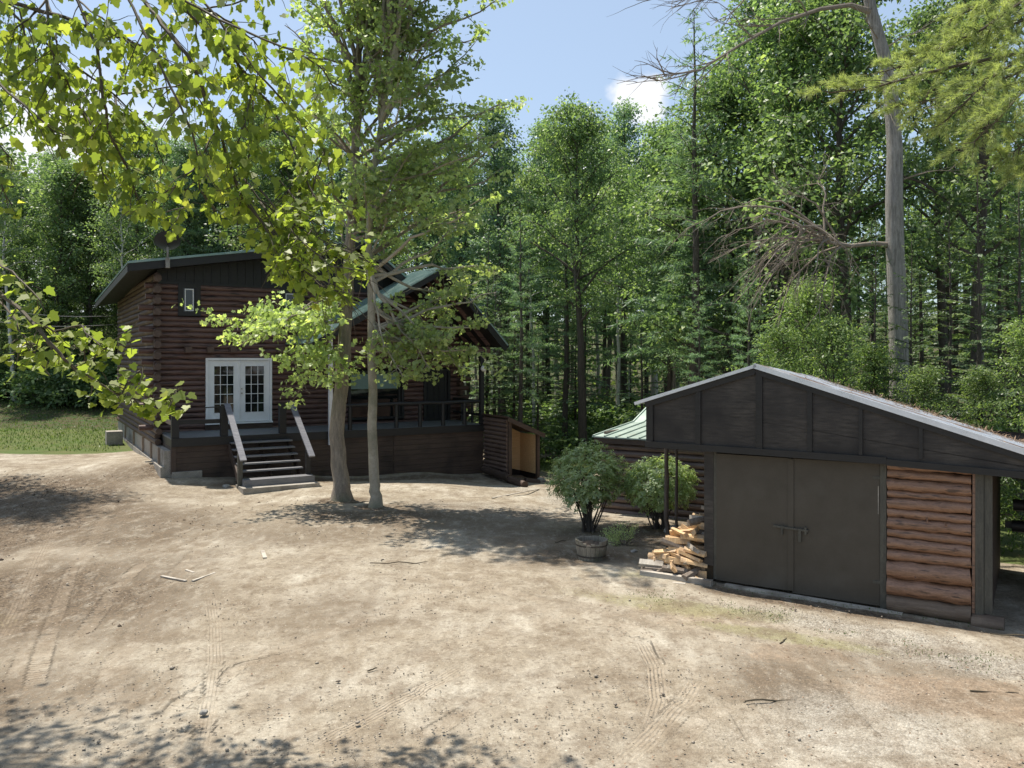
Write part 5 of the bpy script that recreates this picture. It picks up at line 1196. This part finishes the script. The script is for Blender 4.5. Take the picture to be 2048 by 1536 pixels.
# ---------------- prototypes for the woods
PR = {}
def proto(k, o): PR[k] = (o, [False])
proto('oak', decid(101, 17, .42, 3.6, .24, nl=36, ntw=9, nper=24, lsize=.165))
proto('tall', decid(102, 19, .34, 3.0, .20, nl=38, ntw=8, nper=23, lsize=.16, leaf='leaf_blue', shape=.55))
proto('round', decid(103, 14, .26, 3.3, .16, nl=34, ntw=9, nper=24, lsize=.16))
proto('slim', decid(104, 16, .5, 2.1, .13, nl=26, ntw=7, nper=20, lsize=.15, bark='bark_grey'))
proto('birch', decid(105, 15, .52, 2.2, .12, nl=28, ntw=7, nper=22, lsize=.13, bark='bark_birch', lean=.06))
proto('hemlock', conifer(106, 15, .14, 2.6, .18, per=34, nb=66))
proto('spruce', conifer(107, 13, .3, 2.2, .15, nb=52, leaf='leaf_blue'))
proto('pine', conifer(108, 17, .3, 3.1, .22, leaf='leaf_blue', nb=58, per=30, nlen=.26, nw=.05, soft=True))
proto('sapling', decid(109, 6, .12, 1.5, .045, nl=30, ntw=9, nper=20, lsize=.085, T=T_OVAL, flat=.3, leaf='leaf_beech'))
def shrub(seed, leaf='fern'):
    rs = np.random.RandomState(seed); rng = random.Random(seed); t = empty('shrub'); w = MB()
    for k in range(9): w.tube(wiggle((0, 0, -.1), (rng.uniform(-.7, .7), rng.uniform(-.7, .7), rng.uniform(.6, 1.2)), 4, .3, rng=rng), [.014, .012, .01, .007, .004], 4)
    w.build('stems', M['bark_dark'], t); C = rs.normal(size=(110, 3)) * [.6, .6, .32] + [0, 0, .75]; C[:, 2] = np.abs(C[:, 2])
    leaf_obj('foliage', [clusters(C, 12, .2, .5, .13, T_OVAL, rs, up=.6, asp=1.5)], M[leaf], t); return t
proto('shrub', shrub(110)); proto('shrub2', shrub(111, 'leaf_wood'))
NAMES = dict(oak='broadleaf_tree', tall='broadleaf_tree', round='broadleaf_tree', slim='broadleaf_tree', birch='birch_tree', hemlock='hemlock_tree', spruce='spruce_tree', pine='pine_tree', sapling='sapling', shrub='shrub', shrub2='shrub')
def place(kind, px, Y, H=None, label=None, group=None, rot=None, wid=1.0, rng=random.Random(77), x=None):
    src, used = PR[kind]
    o = src if not used[0] else copy_tree(src); used[0] = True
    x = (px - 1024) / F * Y if x is None else x; o.name = NAMES[kind]; o.location = (x, Y, G(x, Y))
    base = dict(oak=17, tall=19, round=14, slim=16, birch=15, hemlock=15, spruce=13, pine=17, sapling=6, shrub=1.2, shrub2=1.2)[kind]; s = (H or base) / base
    o.scale = (s * wid, s * wid, s); o.rotation_euler = (0, 0, rng.uniform(0, 6.28) if rot is None else rot)
    cat = 'bush' if kind in ('shrub', 'shrub2') else 'tree'
    tag(o, label, cat, group); return o
def topH(py, px, Y): return CZ - (py - HY) / F * Y - G((px - 1024) / F * Y, Y)
def woods():
    rng = random.Random(61)
    # trees that single themselves out
    S_ = [('oak', 1165, 33, 205, .95, 'tall tree with a long grey bare trunk standing in the gap between cabin and garage'),
          ('birch', 1070, 37, 330, .9, 'thin white birch just right of the cellar entry'), ('birch', 1236, 38, 330, .9, 'thin spotted birch in the dark woods left of the garage peak'), ('slim', 1338, 31, 300, 1, 'slender pale trunk rising just above the left end of the garage roof'),
          ('tall', 1010, 36, 205, 1.1, 'full blue green tree rising behind the right side of the cabin porch'), ('pine', 1040, 30, 400, .85, 'soft blue green pine just right of the porch roof'),
          ('spruce', 975, 33, 470, 1.0, 'short blue green conifer close behind the porch post'), ('pine', 1130, 34, 330, .9, 'blue green pine in the middle of the gap'), ('pine', 1400, 25, 545, .9, 'low sage green pine above the left garage roof'),
          ('oak', 1700, 23.5, -80, 1.0, 'tall dark trunked tree left of the pale grey trunk'), ('pine', 1385, 27, 20, 1.0, 'feathery topped pine under the bare limb at the top of the view'), ('tall', 1630, 28, -40, 1.3, 'tall full crowned tree behind the bare upper limb'), ('round', 1560, 25.5, 20, 1.05, 'dense broad green tree filling the sky over the garage peak'),
          ('pine', 1395, 30, 235, 1.1, 'tall pine at the edge of the open sky left of the garage peak'), ('round', 1450, 28.5, 150, 1.1, 'bushy tree reaching over the log shed beside the open sky'), ('tall', 1250, 42, 195, .9, 'narrow topped tree in the middle of the distant tree line'),
          ('tall', 1480, 30, -60, 1.2, 'tall feathery topped tree right of the small cloud'), ('oak', 1885, 26, 10, .9, 'dark straight trunk right of the pale grey trunk'), ('oak', 1945, 21, -120, .9, 'thick dark trunk near the right edge behind the garage roof'), ('hemlock', 1900, 19.5, 400, .8, 'layered hemlock with lit fronds over the right garage roof'),
          ('hemlock', 1752, 17.6, 430, .6, 'narrow hemlock in front of the pale grey trunk'), ('hemlock', 1822, 17.2, 470, .75, 'small layered hemlock just right of the pale grey trunk'), ('hemlock', 1955, 16.8, 330, .8, 'layered hemlock hanging over the low end of the garage roof'), ('hemlock', 2040, 18.5, 330, .85, 'hemlock cut by the right edge of the view'), ('hemlock', 1655, 22, 330, .8, 'tall hemlock between the dead limbs and the pale grey trunk'), ('pine', 1500, 23.5, 480, .8, 'grey green pine right above the garage peak'), ('hemlock', 1610, 24, 430, .85, 'dark hemlock behind the dead drooping limbs'), ('spruce', 2000, 24, 300, .9, 'spruce behind the lit hemlock at the far right'),
          ('birch', 262, 42, 330, 1, 'pale leaning birch standing over the left cabin eave'), ('birch', 30, 44, 300, 1.1, 'leaning white birch at the far left'), ('pine', 380, 44, 225, .9, 'dark pointed pine behind the satellite dish'), ('birch', 325, 45, 345, .8, 'thin dead looking birch behind the satellite dish'),
          ('round', 115, 46, 320, 1.1, 'round headed tree at the left forest edge'), ('oak', 185, 47, 340, .9, 'dark trunked tree at the forest edge beside the cabin'), ('tall', 470, 44, 290, 1.1, 'tall tree rising behind the left half of the cabin roof'), ('oak', 590, 42, 280, 1.2, 'tall tree rising behind the middle of the cabin roof'),
          ('tall', 700, 40, 260, 1.2, 'tall tree behind the two yard maples'), ('oak', 830, 40, 290, 1.1, 'broad tree behind the right of the yard maples'), ('tall', 930, 38, 225, 1.0, 'tall tree directly behind the porch gable'), ('round', 1330, 37, 250, .9, 'mid height tree under the small cloud')]
    for k, px, Y, top, wd, lab in S_: place(k, px, Y, topH(top, px, Y), lab, None, None, wd)
    # saplings with lit leaves over the garage roof
    for i, (px, Y, top, lab) in enumerate(((1560, 17.5, 655, 'leafy sapling spray just over the garage peak'), (1665, 17.0, 640, 'leafy sapling spray left of the pale grey trunk'), (1745, 17.6, 690, 'low sapling at the foot of the pale grey trunk'), (1850, 16.2, 735, 'pale leaved sapling over the middle of the right roof slope'), (1965, 15.8, 740, 'bright leaved sapling over the low end of the garage roof'), (2060, 15.0, 640, 'tall leafy sapling at the right edge'), (1620, 19, 560, 'thin young tree among the dead limbs'))):
        place('sapling', px, Y, topH(top, px, Y), lab, None, None, 1.0)
    # the ranks behind: nothing tells these apart
    def rank(x0, x1, y0, y1, n, kinds, hs, label, group, tops):
        for i in range(n):
            Y = rng.uniform(y0, y1); px = x0 + (x1 - x0) * (i + rng.random()) / n; top = tops(px) + rng.uniform(-20, 130); H = max(7, min(24, topH(top, px, Y)))
            place(rng.choice(kinds), px, Y, H, label, group, None, rng.uniform(.8, 1.15))
    lt = lambda px: 300 if px < 260 else 210
    mt = lambda px: 240 if px > 1000 else 330
    rt = lambda px: 340 if px < 1880 else 120
    rank(-250, 560, 44, 52, 20, ['round', 'oak', 'tall', 'slim', 'hemlock', 'round'], 0, 'leafy tree in the first rank of the woods left of the cabin', 'woods left of the cabin', lt)
    rank(-300, 700, 52, 64, 20, ['oak', 'tall', 'hemlock', 'slim', 'spruce'], 0, 'tree deeper in the woods left of the cabin', 'deeper woods left of the cabin', lt)
    rank(560, 1320, 40, 48, 20, ['tall', 'pine', 'slim', 'hemlock', 'spruce'], 0, 'tree in the woods behind the cabin and the gap', 'woods behind the cabin', mt)
    rank(900, 1420, 48, 60, 22, ['slim', 'tall', 'slim', 'spruce', 'birch'], 0, 'thin trunk deep in the dark woods seen through the gap', 'thin trunks deep in the gap', mt)
    rank(1330, 2350, 27, 36, 18, ['pine', 'hemlock', 'slim', 'tall', 'hemlock'], 0, 'tree in the woods behind the garage', 'woods behind the garage', rt)
    rank(1330, 2500, 38, 54, 24, ['tall', 'pine', 'spruce', 'hemlock'], 0, 'tree deeper in the woods behind the garage', 'deeper woods behind the garage', rt)
    for i in range(16): Y = rng.uniform(30, 46); px = rng.uniform(990, 1500); place('spruce' if i % 2 else 'hemlock', px, Y, rng.uniform(4, 8), 'young conifer standing among the trunks in the gap', 'young conifers in the gap', None, 1.1)
    for i in range(14): Y = rng.uniform(44, 50); px = rng.uniform(-120, 240); place('sapling' if i % 3 else 'hemlock', px, Y, rng.uniform(3, 7), 'young tree at the back of the lawn left of the cabin', 'young trees along the lawn', None, 1.3)
    for i in range(34): Y = rng.uniform(33, 42); px = rng.uniform(1010, 1330); place('shrub' if i % 2 else 'shrub2', px, Y, rng.uniform(.8, 1.9), 'low leafy shrub under the trees in the gap', 'shrubs under the trees in the gap', None, 1.2)
    for i in range(26): Y = rng.uniform(43, 48); px = rng.uniform(-100, 260); place('shrub' if i % 2 else 'shrub2', px, Y, rng.uniform(1, 2.2), 'low shrub at the back edge of the lawn', 'shrubs along the lawn', None, 1.3)
    for i in range(14): Y = rng.uniform(20, 28); x = rng.uniform(9, 18); place('shrub' if i % 2 else 'shrub2', 0, Y, rng.uniform(.8, 1.6), 'low shrub in the woods right of the garage', 'shrubs right of the garage', None, 1.2, x=x)
woods()
def far_woods():
    rs = np.random.RandomState(15); C = []
    for k in range(5200):
        a = rs.uniform(-.95, .95); Y = rs.uniform(62, 76); x = a * Y; z = float(ground(np.array([x]), np.array([Y]))[0]); C.append((x, Y, z + rs.uniform(0, 1) ** .8 * 17 - .3))
    o = leaf_obj('distant_woods', [clusters(C, 12, .9, .6, .5, T_DIA, rs, up=.4)], M['leaf_wood']); tag(o, 'far leafy woods closing the view behind all the trunks', 'woods', kind='stuff')
far_woods()
def off_frame():
    rng = random.Random(71)
    # trees beside the yard, outside the picture, whose shade and leaves belong to the place
    for i, (k, x, Y, H, lab) in enumerate((('oak', -15.5, 22.5, 15, 'yard tree left of the picture, beside the dark soil'), ('oak', 13.5, 10.5, 16, 'tree right of the garage, beyond the picture edge'), ('round', -17, 13, 13, 'tree at the left side of the yard beyond the picture edge'))):
        place(k, 0, Y, H, lab, None, None, .9, x=x)
off_frame()
def grass():
    rs = np.random.RandomState(9); n = 26000; x = rs.uniform(-34, -13, n); y = rs.uniform(28.5, 46, n)
    k = (-x * .9 + y * .55 > 28.4) & (x / y < -.475); x, y = x[k], y[k]; x2 = rs.uniform(8.2, 15, 5000); y2 = rs.uniform(15, 26, 5000); x3 = rs.uniform(.2, 5, 1600); y3 = rs.uniform(29.5, 34, 1600); x = np.concatenate([x, x2, x3]); y = np.concatenate([y, y2, y3]); n = len(x)
    D = rs.normal(size=(n, 3)) * .35 + [0, 0, 1]; P = np.stack([x, y, ground(x, y) - .01], 1)
    o = leaf_obj('grass', [(leaf_arrays(P, D, rs.normal(size=(n, 3)), rs.uniform(.05, .14, n), T_NEEDLE, .3, .3, 0), rs.uniform(0, 1, n))], M['grass']); tag(o, 'short mown grass of the lawn', 'grass', kind='stuff')
    n = 2600; px = rs.uniform(1000, 2048, n); x = rs.uniform(1.5, 7.5, n); y = 12.6 - (x - 2) * .72 + rs.normal(0, .35, n); kk = vnoise(x, y, .45, 5) > .72; x, y = x[kk], y[kk]; q = np.array([tuple(hworld(rs.uniform(.2, 10), -.08 - abs(rs.normal(0, .12)), 0))[:2] for _ in range(260)] + [tuple(gw(rs.uniform(-.3, 4), -.12 - abs(rs.normal(0, .1)), 0))[:2] for _ in range(260)]); x = np.concatenate([x, q[:, 0]]); y = np.concatenate([y, q[:, 1]]); n = len(x)
    D = rs.normal(size=(n, 3)) * .5 + [0, 0, 1]; P = np.stack([x, y, ground(x, y)], 1)
    o = leaf_obj('weeds', [(leaf_arrays(P, D, rs.normal(size=(n, 3)), rs.uniform(.015, .035, n), T_DIA, .6, .3, 0), rs.uniform(0, 1, n))], M['grass']); tag(o, 'thin low weeds along the gravel before the garage', 'weeds', kind='stuff')
grass()
for _k, (_o, _u) in PR.items():
    if not _u[0]:
        for c in list(_o.children): bpy.data.objects.remove(c)
        bpy.data.objects.remove(_o)
